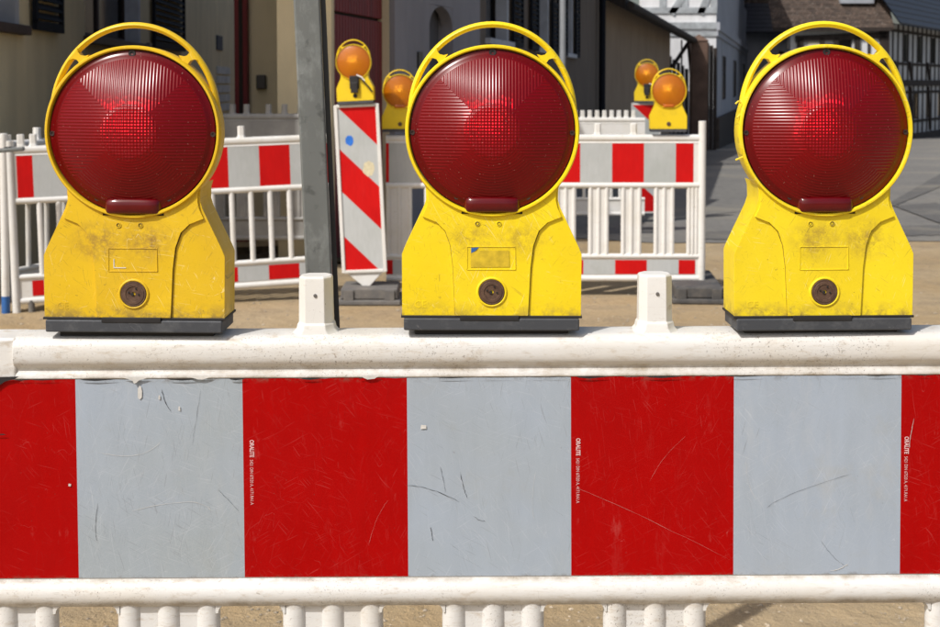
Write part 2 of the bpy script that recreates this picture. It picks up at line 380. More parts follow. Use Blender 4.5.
# ================================================================== GROUND, ROAD
def ground_mat():
    m = NM('sandy_gravel_ground').base((.36, .265, .15))
    m.mix(m.ramp(m.noise(1.3, 6, .6, raw=True), .38, .66), (.42, .33, .21))
    m.mix(m.ramp(m.noise(2.6, 8, .72, raw=True), .5, .68, 0, .75), (.22, .165, .105))
    m.mix(m.ramp(m.noise(40, 5, .7, raw=True), .58, .72, 0, .5), (.5, .43, .32))
    m.mix(m.ramp(m.noise(90, 4, .7, raw=True), .6, .7, 0, .6), (.17, .14, .10))
    m.bump(m.noise(60, 5, .7, raw=True), .7, .012).bump(m.noise(6, 6, .6, raw=True), .6, .05)
    return m.done(.95, spec=.15)
M_ground = ground_mat()
def asphalt(name, c, light):
    m = NM(name).base(c)
    m.mix(m.ramp(m.noise(.8, 6, .6, raw=True), .4, .7, 0, .6), light)
    m.mix(m.ramp(m.noise(12, 6, .7, raw=True), .45, .7, 0, .6), (c[0]*.55, c[1]*.55, c[2]*.55))
    m.mix(m.ramp(m.noise(.35, 7, .7, raw=True), .5, .62, 0, .5), (.30, .27, .21))
    m.mix(m.ramp(m.noise(110, 3, .7, raw=True), .58, .7, 0, .4), (.25, .245, .23))
    m.bump(m.noise(120, 4, raw=True), .6, .006)
    return m.done(.9, spec=.2)
M_road = asphalt('weathered_asphalt', (.18, .173, .16), (.24, .23, .205))
M_patch = asphalt('dark_asphalt_and_shade', (.125, .121, .115), (.16, .155, .145))  # for repaired asphalt, and for house shade painted onto the road
M_soil = NM('dark_soil').base((.10, .075, .048)); M_soil.var(8, .4).bump(M_soil.noise(20, 6), .9, .03); M_soil = M_soil.done(.95, spec=.1)

# trench behind the left fence: x -2.9..0.05, y 10.45..11.6
TX0, TX1, TY0, TY1 = -3.05, -.05, 10.45, 11.5
def build_ground():
    xs = [-400, -120, -40, -20, -10, -6] + [TX0 + i*(TX1-TX0)/6 for i in range(7)] + [1.5, 4, 8, 14, 24, 40, 120, 400]
    ys = [-300, -60, -10, 0, 2, 5, 8, 9, 9.8, TY0, TY1, 13, 18, 30, 45, 60, 75, 200, 900]
    b = MB(); nx = len(xs)
    rnd = random.Random(3)
    vs = []
    for y in ys:
        for x in xs:
            jy = rnd.uniform(-.10, .10) if y in (TY0, TY1) and TX0 < x < TX1 else 0
            vs.append((x, y+jy, GZ(y)))
    fs = []; hole = []
    for j in range(len(ys)-1):
        for i in range(nx-1):
            if ys[j] == TY0 and xs[i] >= TX0-1e-6 and xs[i+1] <= TX1+1e-6: hole.append((j*nx+i, j*nx+i+1, (j+1)*nx+i+1, (j+1)*nx+i)); continue
            fs.append((j*nx+i, j*nx+i+1, (j+1)*nx+i+1, (j+1)*nx+i))
    b.add(vs, fs); o = b.build('ground', M_ground); tag(o, 'sandy compacted gravel ground with pebbles between the barriers', kind='structure')
    t = MB(); dz = -.75
    for k, h in enumerate(hole):
        top = [Vector(vs[q]) for q in h]; bot = [Vector((p.x, p.y, dz)) for p in top]
        t.add(top+bot, [(4,5,6,7), (0,1,5,4), (2,3,7,6)] + ([(3,0,4,7)] if k == 0 else []) + ([(1,2,6,5)] if k == len(hole)-1 else []))
    t.build('trench', M_soil); tag(bpy.data.objects['trench'], 'dark dug trench behind the left barrier', kind='structure')
build_ground()
# soil lip along the trench
b = MB(); rnd = random.Random(11)
for k in range(70):
    x = TX0 + (TX1-TX0)*rnd.random(); y = TY0 - .18 + rnd.uniform(-.16, .12); s = rnd.uniform(.04, .11)
    pts = []; 
    M = Matrix.Translation((x, y, GZ(y)+s*.15)) @ Matrix.Rotation(rnd.random()*6, 4, 'Z') @ Matrix.Diagonal((s*1.6, s, s*.5, 1))
    ico = [(0,0,1),(.9,0,.3),(.28,.85,.35),(-.72,.53,.3),(-.72,-.53,.4),(.28,-.85,.3),(0,0,-1)]
    b.add([M @ Vector((p[0]*rnd.uniform(.8,1.2), p[1]*rnd.uniform(.8,1.2), p[2])) for p in ico], [(0,1,2),(0,2,3),(0,3,4),(0,4,5),(0,5,1),(6,2,1),(6,3,2),(6,4,3),(6,5,4),(6,1,5)])
tag(b.build('soil_clods', M_soil, smooth=True), 'loose dark soil clods heaped along the trench edge', 'soil', kind='stuff')
# pebbles
b = MB(); rnd = random.Random(5)
for k in range(2600):
    y = rnd.uniform(2.9, 10.2) if k % 3 else rnd.uniform(2.9, 3.7); x = rnd.uniform(-.42, .42)*y; s = rnd.uniform(.003, .011) * (1 if y > 5 else .6)
    M = Matrix.Translation((x, y, GZ(y)+s*.2)) @ Matrix.Rotation(rnd.random()*6, 4, 'Z') @ Matrix.Diagonal((s*1.4, s, s*.7, 1))
    b.add([M @ Vector(p) for p in [(0,0,1),(1,0,0),(0,1,0),(-1,0,0),(0,-1,0)]], [(0,1,2),(0,2,3),(0,3,4),(0,4,1)])
M_peb = NM('pebble').base((.36, .30, .22)); M_peb.var(3, .5); M_peb = M_peb.done(.9)
tag(b.build('pebbles', M_peb), 'small loose pebbles scattered over the sandy ground', 'pebbles', kind='stuff')
# road
b = MB(); rnd = random.Random(2)
xs = [.2 + i*.7 for i in range(90)]; near = [11.85 + rnd.uniform(-.12, .12) + (0 if x > 1 else .3) for x in xs]
rows = [None, 14, 20, 30, 45, 60, 75, 120]
vs = []
for j, y in enumerate(rows):
    for i, x in enumerate(xs):
        yy = near[i] if y is None else y
        vs.append((x + (0 if j < 2 else 0), yy, GZ(yy)+.006))
n = len(xs); b.add(vs, [(j*n+i, j*n+i+1, (j+1)*n+i+1, (j+1)*n+i) for j in range(len(rows)-1) for i in range(n-1)])
tag(b.build('road', M_road), 'weathered grey asphalt street beyond the building site', kind='structure')
def ground_poly(name, uvs, m, lift, label, jit=0):
    pts = []; rj = random.Random(len(uvs)*7); uv2 = []
    for i_, (u, v) in enumerate(uvs):
        u2, v2 = uvs[(i_+1) % len(uvs)]; n_ = max(2, int(math.hypot(u2-u, v2-v)/5))
        for k_ in range(n_): uv2.append((u+(u2-u)*k_/n_ + rj.uniform(-.8, .8), v+(v2-v)*k_/n_ + rj.uniform(-.35, .35)))
    for u, v in uv2:
        r = ray(u, v)   # hit the sloping ground
        y = 5.
        for _ in range(60): y = (CAMH - GZ(y))/(-r[2]/r[1])
        pts.append((r[0]/r[1]*y, y, GZ(y)+lift))
    o = MB().add(pts, [tuple(range(len(pts)))]).build(name, m); tag(o, label, kind='structure'); return o
ground_poly('asphalt_patch_and_shade', [(690,233),(745,231.5),(940,226),(940,236),(745,241),(690,240)], M_patch, .011, 'darker asphalt strip along the road edge')  # strip in a darker tone along the asphalt's near edge
ground_poly('asphalt_patch_and_shade', [(884,207),(893,207),(990,168),(990,158),(955,166)], M_patch, .0145, 'dark repair strip running diagonally up the street')
ground_poly('asphalt_patch_and_shade', [(893,207),(1010,250),(1010,225),(935,204)], M_patch, .018, 'dark repair strip branching right across the street')
ground_poly('asphalt_patch_and_shade', [(700,152),(760,150),(760,164),(700,166)], M_patch, .0145, 'asphalt painted darker as shade of the houses, by the white house')  # no repair: shade near the houses painted as darker road

# ================================================================== BARRIERS
def rail_profile_near():
    # y,z outline of the top rail incl. the lower strip (front is -y)
    pr = []
    for k in range(13):      # rounded crest and bulging front
        q = R(90 + 143*k/12)
        cq, sq = math.cos(q), math.sin(q)
        pr.append(((-abs(cq)**.75)*.020 + .0085, 1.0135 + math.copysign(abs(sq)**.75, sq)*.0200))
    pr += [(-.0024, .9938), (-.0028, .9915), (-.0044, .9890), (-.0058, .9868), (-.0066, .9815), (.032, .9815), (.058, .995), (.066, 1.012), (.062, 1.0275), (.052, 1.0325), (.034, 1.0350)]
    return pr
def extrude_x(b, prof, x0, x1, n=1, wob=0):
    m = len(prof); vs = []; fs = []
    for i in range(n+1):
        x = x0 + (x1-x0)*i/n
        for y, z in prof: vs.append((x, y, z))
    for i in range(n):
        for k in range(m): k2 = (k+1) % m; fs.append((i*m+k, i*m+k2, (i+1)*m+k2, (i+1)*m+k))
    fs += [tuple(range(m)), tuple(range(n*m, (n+1)*m))]
    b.add(vs, fs)
def peg_mesh(b, x, z0=1.034, z1=1.104, r=.0208, yc=.026):
    def ringpts(rr, z, n=8, ry=None):
        ry = ry or rr; q = [(1, .45), (.58, 1), (-.58, 1), (-1, .45), (-1, -.45), (-.58, -1), (.58, -1), (1, -.45)]
        return [(x + a*rr, yc + c*ry, z) for a, c in q]
    lv = [(r*1.6, z0-.004), (r*1.32, z0+.0005), (r*1.14, z0+.0045), (r*1.08, z0+.0105), (r*1.0, z0+.0125), (r*.99, z0+.03), (r*.975, z1-.0045), (r*.955, z1-.0018), (r*.86, z1)]
    vs = []; fs = []
    for rr, z in lv: vs += ringpts(rr, z, ry=min(rr, .024))
    for i in range(len(lv)-1):
        for k in range(8): fs.append((i*8+k, i*8+(k+1)%8, (i+1)*8+(k+1)%8, (i+1)*8+k))
    fs.append(tuple(range((len(lv)-1)*8, len(lv)*8)))
    b.add(vs, fs)
def tube_x(b, x0, x1, yc, zc, ry, rz, n=16):
    prof = [(yc + math.cos(2*math.pi*k/n)*ry, zc + math.sin(2*math.pi*k/n)*rz) for k in range(n)]
    extrude_x(b, prof, x0, x1, 1)
def rib_z(b, x, z0, z1, yc, rx, ry, n=10):
    b.tube([(x, yc, z0), (x, yc, z1)], rx, n, True, ry, up=(0,1,0))

def barrier(name, L, stripes, style, pegs, label, cat='barrier', group=None, loc=(0,0,0), rotz=0, tilt=0, near=False,
            groups=None, lstripes=None, feet=(), matw=None, back=False, endpost=(False, False), mr=None, mg=None, drop=0):
    """local x 0..L, front -y. stripes: list of (x0,x1,'r'/'g')"""
    t = empty(name, loc, (0, tilt, rotz), label, cat, group)
    mw = matw or M_whitefar; mr = mr or M_redfar; mg = mg or M_greyfar
    # top rail
    XS = -.12 if near else 0
    b = MB(); extrude_x(b, rail_profile_near(), jx0 if near else 0, L, 1)
    b.build('top_rail', M_rail if near else mw, t, smooth=True, bevel=.002 if near else 0)
    pm = None
    for x in pegs:
        if pm is None:
            b = MB(); peg_mesh(b, 0); pm = b.build('peg', M_white if near else mw, t, bevel=.0010 if near else 0, seg=2, loc=(x,0,0))
        else: share(pm, t, loc=(x, 0, 0))
    # board behind the foil
    MB().box(XS, L, -.004, .016, .7305, .9835).build('board', mw, t)
    def foils(st, z0, z1, wave):
        for (x0, x1, c) in st:
            n = 14 if near else 1; vs = []; rnd = random.Random(int(x0*1000)+5)
            for i in range(n+1):
                x = x0 + (x1-x0)*i/n
                e = (rnd.uniform(-.0009, .0009) if wave else 0)
                vs += [(x, -.0052, z0), (x, -.0052, z1+e)]
            b = MB().add(vs, [(2*i, 2*i+2, 2*i+3, 2*i+1) for i in range(n)])
            b.build('foil_stripe', mr if c == 'r' else mg, t)
    if not back: foils(stripes, .7345, .9812, near)
    # rail below the foil
    b = MB(); tube_x(b, XS, L, .004, .7155, .019, .0195, 24 if near else 12); b.build('middle_rail', M_rail if near else mw, t, smooth=True)
    # slats
    if style == 'triple':
        gm = None
        for (g0, g1) in groups:
            W = g1-g0
            b = MB(); b.box(-W/2+.006, W/2-.006, -.0015, .012, .284, .712)
            for s in (-1, 0, 1): rib_z(b, s*(W/2-.0145), .28, .712, .003, .0145, .0118 if near else .0145, 20 if near else 8)
            if near:   # filleted corners of the openings
                for s in (-1, 1):
                    x = s*W/2; pts = [(x - s*.004, .704), (x - s*.004, .690)] + [(x - s*.001 + s*.0105*(1-math.cos(R(a))), .6905 + .0105*math.sin(R(a))) for a in range(0, 91, 15)] + [(x + s*.0105, .704)]
                    b.prism(pts, -.007, .013)
            b.build('slat_group', M_rail if near else mw, t, smooth=True, loc=((g0+g1)/2, 0, 0))
    else:
        sm = None
        for x in groups:
            if sm is None:
                b = MB(); rib_z(b, 0, .262, .72, .002, .0165, .014, 10); sm = b.build('slat', mw, t, smooth=True, loc=(x,0,0))
            else: share(sm, t, loc=(x,0,0))
    b = MB(); tube_x(b, 0, L, .003, .268, .017, .017, 12); b.build('lower_rail', mw, t, smooth=True)
    MB().box(0, L, -.003, .015, .140, .262).build('lower_board', mw, t)
    if lstripes and not back: foils(lstripes, .155, .245, False)
    b = MB(); tube_x(b, 0, L, .003, .128, .017, .019, 12); b.build('bottom_rail', mw, t, smooth=True)
    for e, x in zip(endpost, (-.024, L+.02)):
        if e: MB().tube([(x, .003, .05), (x, .003, 1.10 if e is True else e)], .024, 14).build('end_post', mw, t, smooth=True, bevel=.003)
    for x in feet: MB().tube([(x, .003, -.02), (x, .003, .13)], .019, 12).build('foot_pin', M_plateL, t, smooth=True)
    return t

def alt(x0, x1, edge, w, first_left):
    """stripes between x0 and x1; edge is one boundary; colour left of it = first_left"""
    out = []; k0 = math.floor((x0-edge)/w)-1
    for k in range(k0, int((x1-edge)/w)+2):
        a, c = edge+k*w, edge+(k+1)*w
        a2, c2 = max(a, x0), min(c, x1)
        if c2-a2 < .004: continue
        col = first_left if (k % 2) else ('g' if first_left == 'r' else 'r')
        out.append((a2, c2, col))
    return out

# --- near barrier
YN = 1.630
XO = -1.0
def nx_(u, v=476, Y=YN): return P(u, v, Y).x - XO
s_ed = [nx_(u) for u in (78.5, 244.5, 408, 571, 733, 899.5)]
jx0 = P(10, 350, YN-.02).x - XO
st = [(-.09, s_ed[0], 'r')]
cols = 'grgrgr'
xe = s_ed + [s_ed[-1]+.2]
for k in range(6): st.append((xe[k], xe[k+1], cols[k]))
gx0 = [P(u, 604, YN-.01).x - XO for u in (-48, 55, 115, 218, 281, 382, 441.5, 544, 603.5, 707, 928, 1032)]
groups = [(gx0[0]-.0, gx0[1]), (gx0[2], gx0[3]), (gx0[4], gx0[5]), (gx0[6], gx0[7]), (gx0[8], gx0[9]), (gx0[10], gx0[11])]
near = barrier('safety_barrier', 2.15, st, 'triple', [P(317.5, 300, YN+.026).x-XO, P(655.5, 300, YN+.026).x-XO], 'large foreground white barrier with red and grey reflective stripes, carrying the three red lamps', 'barrier', 'construction barriers',
               loc=(XO+.0042, YN, -.0055), tilt=R(-.30), near=True, groups=groups, lstripes=alt(0, 2.15, s_ed[0], .2, 'r'), feet=(.1, 2.05), mr=M_red, mg=M_grey, matw=M_white)
# end cap on the left
b = MB(); b.box(-.12, jx0+.004, -.0066, .058, .9818, 1.0325)
b.build('end_block', M_rail, near, bevel=.004, seg=3)
# holes in pegs
for u in (317.5, 655.5):
    x = P(u, 300, YN+.026).x-XO
    MB().lathe([(0, -.0006), (.0016, -.0006), (.0022, 0.0), (.0022, .004)], 16, (x+.001, .0045, 1.081)).build('drain_hole', M_plateL, near)
# torn dark foil edge at the top and the adhesive line
b = MB(); rnd = random.Random(9)
x = jx0
while x < 1.9:
    l = rnd.uniform(.004, .05); h = rnd.choice([.0005, .0008, .0012, .0022])
    if rnd.random() < .62: b.add([(x, -.0085, .9820), (x+l, -.0085, .9822), (x+l*.8, -.0085, .9820-h*.4), (x+l*.4, -.0085, .9820-h), (x+.1*l, -.0085, .9820-h*.6)], [(0,1,2,3,4)])
    x += l*rnd.uniform(.7, 1.6)
b.build('torn_adhesive_edge', M_dark, near)
M_torn = simple('torn_white_film', (.60, .59, .56), .6, (80, .2))
M_pink = simple('pale_scratch', (.60, .24, .22), .6, (80, .4))
b = MB()
def flake(u, v, pts, m=None):
    p = P(u, v, YN-.006); MB().add([(p.x-XO+a*.00122, -.0065, p.z - near.location.z + c*.00122) for a, c in pts], [tuple(range(len(pts)))]).build('foil_chip', M_torn, near)
flake(140.5, 395, [(-2,-5),(0,-7),(2,-5),(2.4,1),(1.5,6),(0,7),(-1.8,4)])
flake(160, 400, [(-1,-2),(1,-2),(1,2),(-.5,2.5)]); flake(180, 411, [(-1,-2),(1,-2.4),(.8,2),(-.7,2)])
flake(424, 431, [(-3,-2),(3,-1.6),(2.6,2),(-2.4,2.4)]); flake(70, 487, [(-1.4,-1.2),(1,-1.4),(1.4,1),(-1,1.4)])
for pts_, wd_, m_ in (([(409,485),(436,490),(463,502)], .5, M_dark), ([(464,472),(467,487),(471,498)], .6, M_dark), ([(444,467),(447,480),(449,493)], .4, M_dark),
        ([(434,527),(435,533),(436,541)], .7, M_dark), ([(477,516),(483,520),(489,521)], .5, M_dark), ([(101,503),(98.5,517),(99,530),(101,541)], .6, M_dark),
        ([(166,389),(169,401),(175,411)], .7, M_dark), ([(578,487),(640,514),(733,560)], .3, M_pink), ([(135,511),(160,501),(190,502),(215,511)], .45, M_torn),
        ([(833,571),(842,569),(851,564)], .9, M_torn), ([(918,418),(915,434),(913,448)], .6, M_torn), ([(770,508),(800,492),(855,474)], .3, M_dark),
        ([(653,482),(668,458),(690,436)], .22, M_pink), ([(372,545),(380,520),(392,500)], .22, M_pink), ([(102,452),(140,455),(165,441)], .4, M_torn), ([(824,540),(836,556),(848,565)], .3, M_dark),
        ([(205,389),(200,420),(196,445)], .25, M_dark), ([(540,470),(536,500),(538,520)], .25, M_torn), ([(750,460),(752,482),(760,500)], .25, M_torn), ([(222,490),(232,500),(243,512)], .3, M_dark)):
    vs_ = []; rj = random.Random(int(pts_[0][0])); q0, q1, q2 = [Vector(a_) for a_ in (pts_ if len(pts_) == 3 else [pts_[0], pts_[len(pts_)//2], pts_[-1]])]
    q1 = q1*2 - (q0+q2)/2; pts_ = [tuple(q0*(1-k_/14)**2 + q1*2*(k_/14)*(1-k_/14) + q2*(k_/14)**2 + Vector((rj.uniform(-.35, .35), rj.uniform(-.35, .35)))) for k_ in range(15)]
    for i_, (u_, v_) in enumerate(pts_):
        p_ = P(u_, v_, YN-.006); e_ = wd_*.00045*(.15 if i_ in (0, len(pts_)-1) else rj.uniform(.35, 1.25))
        a_ = pts_[max(0, i_-1)]; c_ = pts_[min(len(pts_)-1, i_+1)]; dx_, dz_ = c_[0]-a_[0], -(c_[1]-a_[1]); l_ = math.hypot(dx_, dz_)
        x_ = p_.x-near.location.x; z_ = p_.z-near.location.z-.0052*x_
        vs_ += [(x_-dz_/l_*e_, -.0059, z_+dx_/l_*e_), (x_+dz_/l_*e_, -.0059, z_-dx_/l_*e_)]
    MB().add(vs_, [(2*i_, 2*i_+1, 2*i_+3, 2*i_+2) for i_ in range(len(pts_)-1)]).build('scratch_mark', m_, near)
for (u_, v_, pts_, m_, nm_) in ((140, 379, [(-14,2.5),(14,2.5),(8,.2),(4,-.6),(1,-3.4),(-1.5,-4.2),(-2.5,-1.5),(-7,.4)], M_torn, 'torn_film'), (8, 381, [(-16,4),(16,5),(12,2.5),(2,0),(-4,-4),(-9,-9),(-16,-12)], M_dark, 'torn_adhesive_edge'),
        (205, 377.5, [(-12,2),(12,2),(7,-.2),(2,-1.6),(-3,-1.2),(-8,.2)], M_torn, 'torn_film'), (374, 377, [(-9,2),(10,2),(5,-1.2),(-2,-2),(-6,-.4)], M_torn, 'torn_film'), (5, 434, [(-8,.4),(3,.8),(6,0),(2,-.5),(-8,-.4)], M_dark, 'foil_crack')):
    p_ = P(u_, v_, YN-.006); x_ = p_.x-near.location.x; z_ = p_.z-near.location.z-.0052*x_
    MB().add([(x_+a_*.00122, -.0088, z_+c_*.00122) for a_, c_ in pts_], [tuple(range(len(pts_)))]).build(nm_, m_, near)
# print along the stripes
for ue in (244.5, 571, 899.5):
    p = P(ue+6.5, 443, YN-.006)
    Mt = Matrix.Translation((p.x-XO-.001, -.0058, p.z-near.location.z)) @ XZ @ Matrix.Rotation(-math.pi/2, 4, 'Z')
    text('ORALITE', .0072, 'printed_text', M_text, near, Mt, 0, bold=.00022, sx=.76)
    Mt2 = Mt @ Matrix.Translation((.0245, 0, 0))
    text('5421 DIN 67520 A, 4171.RA1.A', .0056, 'printed_text', M_text, near, Mt2, 0, sx=.76)

# ================================================================== WARNING LAMPS
LZ = .2300; LR = .0905
def arc_pts(r, a0, a1, n, cx=0, cz=LZ): return [(cx+math.cos(R(a0+(a1-a0)*i/n))*r, cz+math.sin(R(a0+(a1-a0)*i/n))*r) for i in range(n+1)]
M_seam = simple('brown_grime_and_shade', (.10, .065, .02), .9, (200, .5))
def lamp(name, my, ml, mh, label, group, loc, rotz=0, tilt=0, scale=1, full=True, rear=False, hgt=None):
    t = empty(name, loc, (0, tilt, rotz), label, 'warning lamp', group); t.scale = scale if isinstance(scale, tuple) else (scale,)*3
    t['category'] = 'warning lamp'
    # lower body
    half = [(.1018, .0168), (.1022, .088), (.0992, .0955), (.0775, .142), (.0748, .151), (.0752, .164), (.0775, .172)]
    rr = .0965
    a_s = -math.degrees(math.acos(.0770/rr)) ; 
    arc = arc_pts(rr, a_s, -180-a_s, 28)
    outline = [(x, z) for x, z in half] + arc + [(-x, z) for x, z in reversed(half)]
    b = MB(); b.prism(outline, -.0290, .030)
    b.build('lower_housing', my, t, bevel=.0035 if full else .003, seg=3)
    # raised middle shield
    lc = [(-.0415, .0172), (-.0440, .073), (-.0470, .098), (-.0530, .115), (-.0630, .125), (-.0790, .1315)]
    lc2 = [(-.0740, .1425), (-.0722, .151), (-.0726, .159), (-.0736, .1645)]
    r2 = .0982; notch = .0345
    aL = math.degrees(math.atan2(-math.sqrt(r2*r2-.0742**2), -.0742)); aN = math.degrees(math.atan2(-math.sqrt(r2*r2-notch**2), -notch))
    la = arc_pts(r2, aL, aN, 8)
    left = lc + lc2 + la + [(-notch, .1345)]
    if full:
        rc = [(-x, z) for x, z in reversed(left)]
        b = MB(); b.prism(left + rc, -.0318, -.024)
        b.build('front_shield', my, t, bevel=.0009, seg=2)
        rcs = [(-x, z) for x, z in reversed(lc)]
        for side in (-1, 1):
            b = MB(); ws_ = [.0004, .0005, .0007, .0009, .0008, .0003]; vs = []
            for (x, z), w_ in zip(lc, ws_):
                w_ *= 1.0 if side > 0 else .55
                vs += [(-side*(x+.0006), -.0294, z), (-side*(x-w_*1.6), -.0294, z+w_*.5)]
            b.add(vs, [(2*i, 2*i+1, 2*i+3, 2*i+2) for i in range(len(lc)-1)]); b.build('grime_shade_seam', M_seam, t)  # brown crease line mixing grime with painted edge shade, wider on the right
    # ring
    b = MB()
    b.lathe([(.0944, -.0345), (.0952, -.0358), (.0972, -.0358), (.0984, -.0340), (.0988, -.028), (.0985, -.008), (.096, -.004), (.0930, -.004), (.0938, -.030)], 96, (0, 0, LZ), closed=True)
    b.lathe([(.0001, .022), (.076, .020), (.092, -.005), (.0936, -.020), (.0925,-.020), (.091,-.006), (.075,.017), (.0001, .018)], 48, (0, 0, LZ), closed=True)
    b.build('lens_ring', my, t, smooth=True)
    # handle
    hp = []
    for i in range(49):
        q = R(-4 + 188*i/48); hp.append((math.cos(q)*.0930, -.020, .2475 + math.sin(q)*(.1045)))
    b = MB(); b.tube(hp, .0036, 12, True, .0062)
    for s in (-1, 1):
        a = Vector((s*.0555, .3105)); c = Vector((s*.0680, .3190)); d = (c-a).normalized(); n = Vector((-d.y, d.x))
        L = (c-a).length
        prof = [(-.010, .012), (0, .0088), (L*.2, .0052), (L*.5, .0034), (L*.8, .0048), (L*.98, .0080)]
        pts = [a + d*q + n*w_ for q, w_ in prof[1:]] + [a + d*q - n*w_ for q, w_ in reversed(prof[1:])]
        b.prism([(p.x, p.y) for p in pts], -.0265, -.013)
    b.build('handle', my, t, smooth=True)
    # lens
    b = MB(); N = 96; prof = [(0.0001, -.0500)]
    for i in range(1, 21):
        r = .0873*i/20; prof.append((r, -.0500 + .0165*(r/.0873)**2))
    prof += [(.0883, -.0330), (.0924, -.0325), (.0931, -.029)]
    b.lathe([(r, h) for r, h in prof], N)
    b.build('lens', ml, t, smooth=True, loc=(0, 0, LZ))
    MB().lathe([(.0912, -.0290), (.0955, -.0290), (.0955, -.0270), (.0912, -.0270)], 64, (0, 0, LZ), closed=True).build('gasket', M_dark, t)
    MB().box(-.0345, .0345, -.0300, -.0270, .1348, .160).build('window_recess', M_dark, t)
    # small reflector window below the lens
    b = MB(); nx2, nz2 = 24, 10; vs = []
    for jj in range(nz2+1):
        for ii in range(nx2+1):
            a, c = ii/nx2*2-1, jj/nz2*2-1
            xx = a*.0318*(1-.035*c*c); zz = .1452 + c*.0097 + (.0016*(1-a*a) if c > 0 else 0)*c
            vs.append((xx, -.0320 - .0085*max(0, 1-abs(a)**5)**.5*max(0, 1-abs(c)**2.6)**.5, zz))
    fs = [(jj*(nx2+1)+ii, jj*(nx2+1)+ii+1, (jj+1)*(nx2+1)+ii+1, (jj+1)*(nx2+1)+ii) for jj in range(nz2) for ii in range(nx2)]
    b.add(vs, fs); b.box(-.0310, .0310, -.0320, -.027, .1362, .1545)
    b.build('reflector_window', mh, t, smooth=True)
    if full:
        sm = None
        for (x, z, r, y) in ((0, LZ+.0897, .0038, -.0334), (-.0902, LZ-.002, .0027, -.0334), (.0902, LZ-.002, .0027, -.0334), (-.040, .1545, .0030, -.0332), (.040, .1545, .0030, -.0332)):
            b = MB(); b.lathe([(.0001, .0005), (r*.45, .0005), (r*.5, -.0002), (r, -.0004), (r*1.15, .0008)], 14, (0,0,0))
            o = b.build('screw', M_dark if z > .3 or z < .16 else M_screw, t, smooth=True, loc=(x, y, z))
        for x in (-.0165, .0080):
            MB().lathe([(.0001, .0008), (.0013, .0008), (.0016, -.0004), (.0026, -.0004), (.0028, .0005)], 14).build('screw', M_dark, t, loc=(x, -.0318, .1235))
            MB().lathe([(.0020, .0), (.0022, -.0009), (.0029, -.0009), (.0031, .0)], 16).build('screw_boss', my, t, loc=(x, -.0318, .1235))
        # label frame
        b = MB(); x0, x1, z0, z1, w_ = -.0285, .0270, .0700, .0975, .0009
        for q in ((x0,x1,z0,z0+w_), (x0,x1,z1-w_,z1), (x0,x0+w_,z0+w_,z1-w_), (x1-w_,x1,z0+w_,z1-w_)): b.box(q[0], q[1], -.0325, -.0315, q[2], q[3])
        b.build('label_frame', my, t, bevel=.0003, seg=1)
        # lock
        b = MB(); b.lathe([(.0148, -.0312), (.0150, -.0332), (.0160, -.0336), (.0172, -.0330), (.0176, -.0316)], 40, (0,0,.0446)); b.build('lock_collar', my, t, smooth=True)
        b = MB(); b.lathe([(.0001, .0015), (.0022, .0015), (.0024, 0), (.0085, -.0003), (.0088, -.0010), (.0118, -.0010), (.0122, -.0004), (.0140, -.0006), (.0148, .0006)], 40)
        lk = b.build('lock', M_lock, t, smooth=True, loc=(0, -.0330, .0446))
        for k, (dx, dz) in enumerate(((-.0052, .002), (.0030, .0062), (.0060, -.0005), (-.001, -.0002))):
            MB().lathe([(.0001, -.0008), (.0009 if k < 3 else .0017, -.0008), (.0011 if k < 3 else .002, 0)], 10).build('lock_hole', M_dark, lk, loc=(dx, -.0006, dz))
        text('CE', .0115, 'embossed_mark', my, t, Matrix.Translation((-.088, -.0290, .026)) @ XZ, .0003)
    else:
        MB().lathe([(.0001, -.001), (.010, -.001), (.012, .001)], 20).build('lock', M_lock if not rear else M_dark, t, loc=(0, -.0325, .045))
    # base
    b = MB(); b.box(-.0998, .0998, -.0335, .0335, 0, .0142); base = b.build('rubber_foot', M_base, t, bevel=.0018)
    b = MB(); b.box(-.1030, .1030, -.0312, .0325, .0142, .0170); b.build('foot_flange', M_dark, t, bevel=.0006)
    if full:
        b = MB(); b.box(-.036, .031, -.0345, -.030, .0118, .0176); b.build('foot_latch', M_dark, t, bevel=.0006)
        b = MB(); b.box(-.088, .088, -.020, .022, -.0075, .0); b.build('mount_and_gap_shade', M_dark, t, bevel=.002)  # dark contact block, also painting in the shadow gap under the foot
    if rear:
        b = MB(); b.box(-.026, .026, -.043, -.028, .082, .155); b.box(-.020, .020, -.052, -.043, .060, .120)
        b.build('battery_latch', M_dark, t, bevel=.004)
        b = MB(); b.tube([(.02, -.045, .150), (.045, -.055, .135), (.065, -.058, .110), (.085, -.055, .085), (.100, -.050, .062)], .0045, 8); b.build('cable', M_dark, t, smooth=True)
        b = MB(); b.tube([(.018, -.052, .158), (.045, -.060, .146), (.062, -.063, .125)], .0035, 8); b.build('cable_tie', M_white, t, smooth=True)
    return t
GL = 'red warning lamps on the front barrier'; GA = 'amber warning lamps behind'
def put_near(uc, vb, Y=1.653):
    p = P(uc, vb, Y-.0335); return (p.x, Y, p.z)
l1 = lamp('warning_lamp', M_yA, M_lensR, M_hood, 'leftmost red warning lamp, faded orange yellow housing with brown grime, on front barrier', GL, put_near(134.5, 332.5), rotz=R(-1.0), tilt=R(.3), scale=(1.082, 1.07, 1.061))
l2 = lamp('warning_lamp', M_yB, M_lensR, M_hood, 'middle red warning lamp, bright yellow housing with blue sticker remnant, on the front barrier', GL, put_near(491.5, 330.5), rotz=R(0), tilt=R(.2), scale=(1.070, 1.06, 1.057))
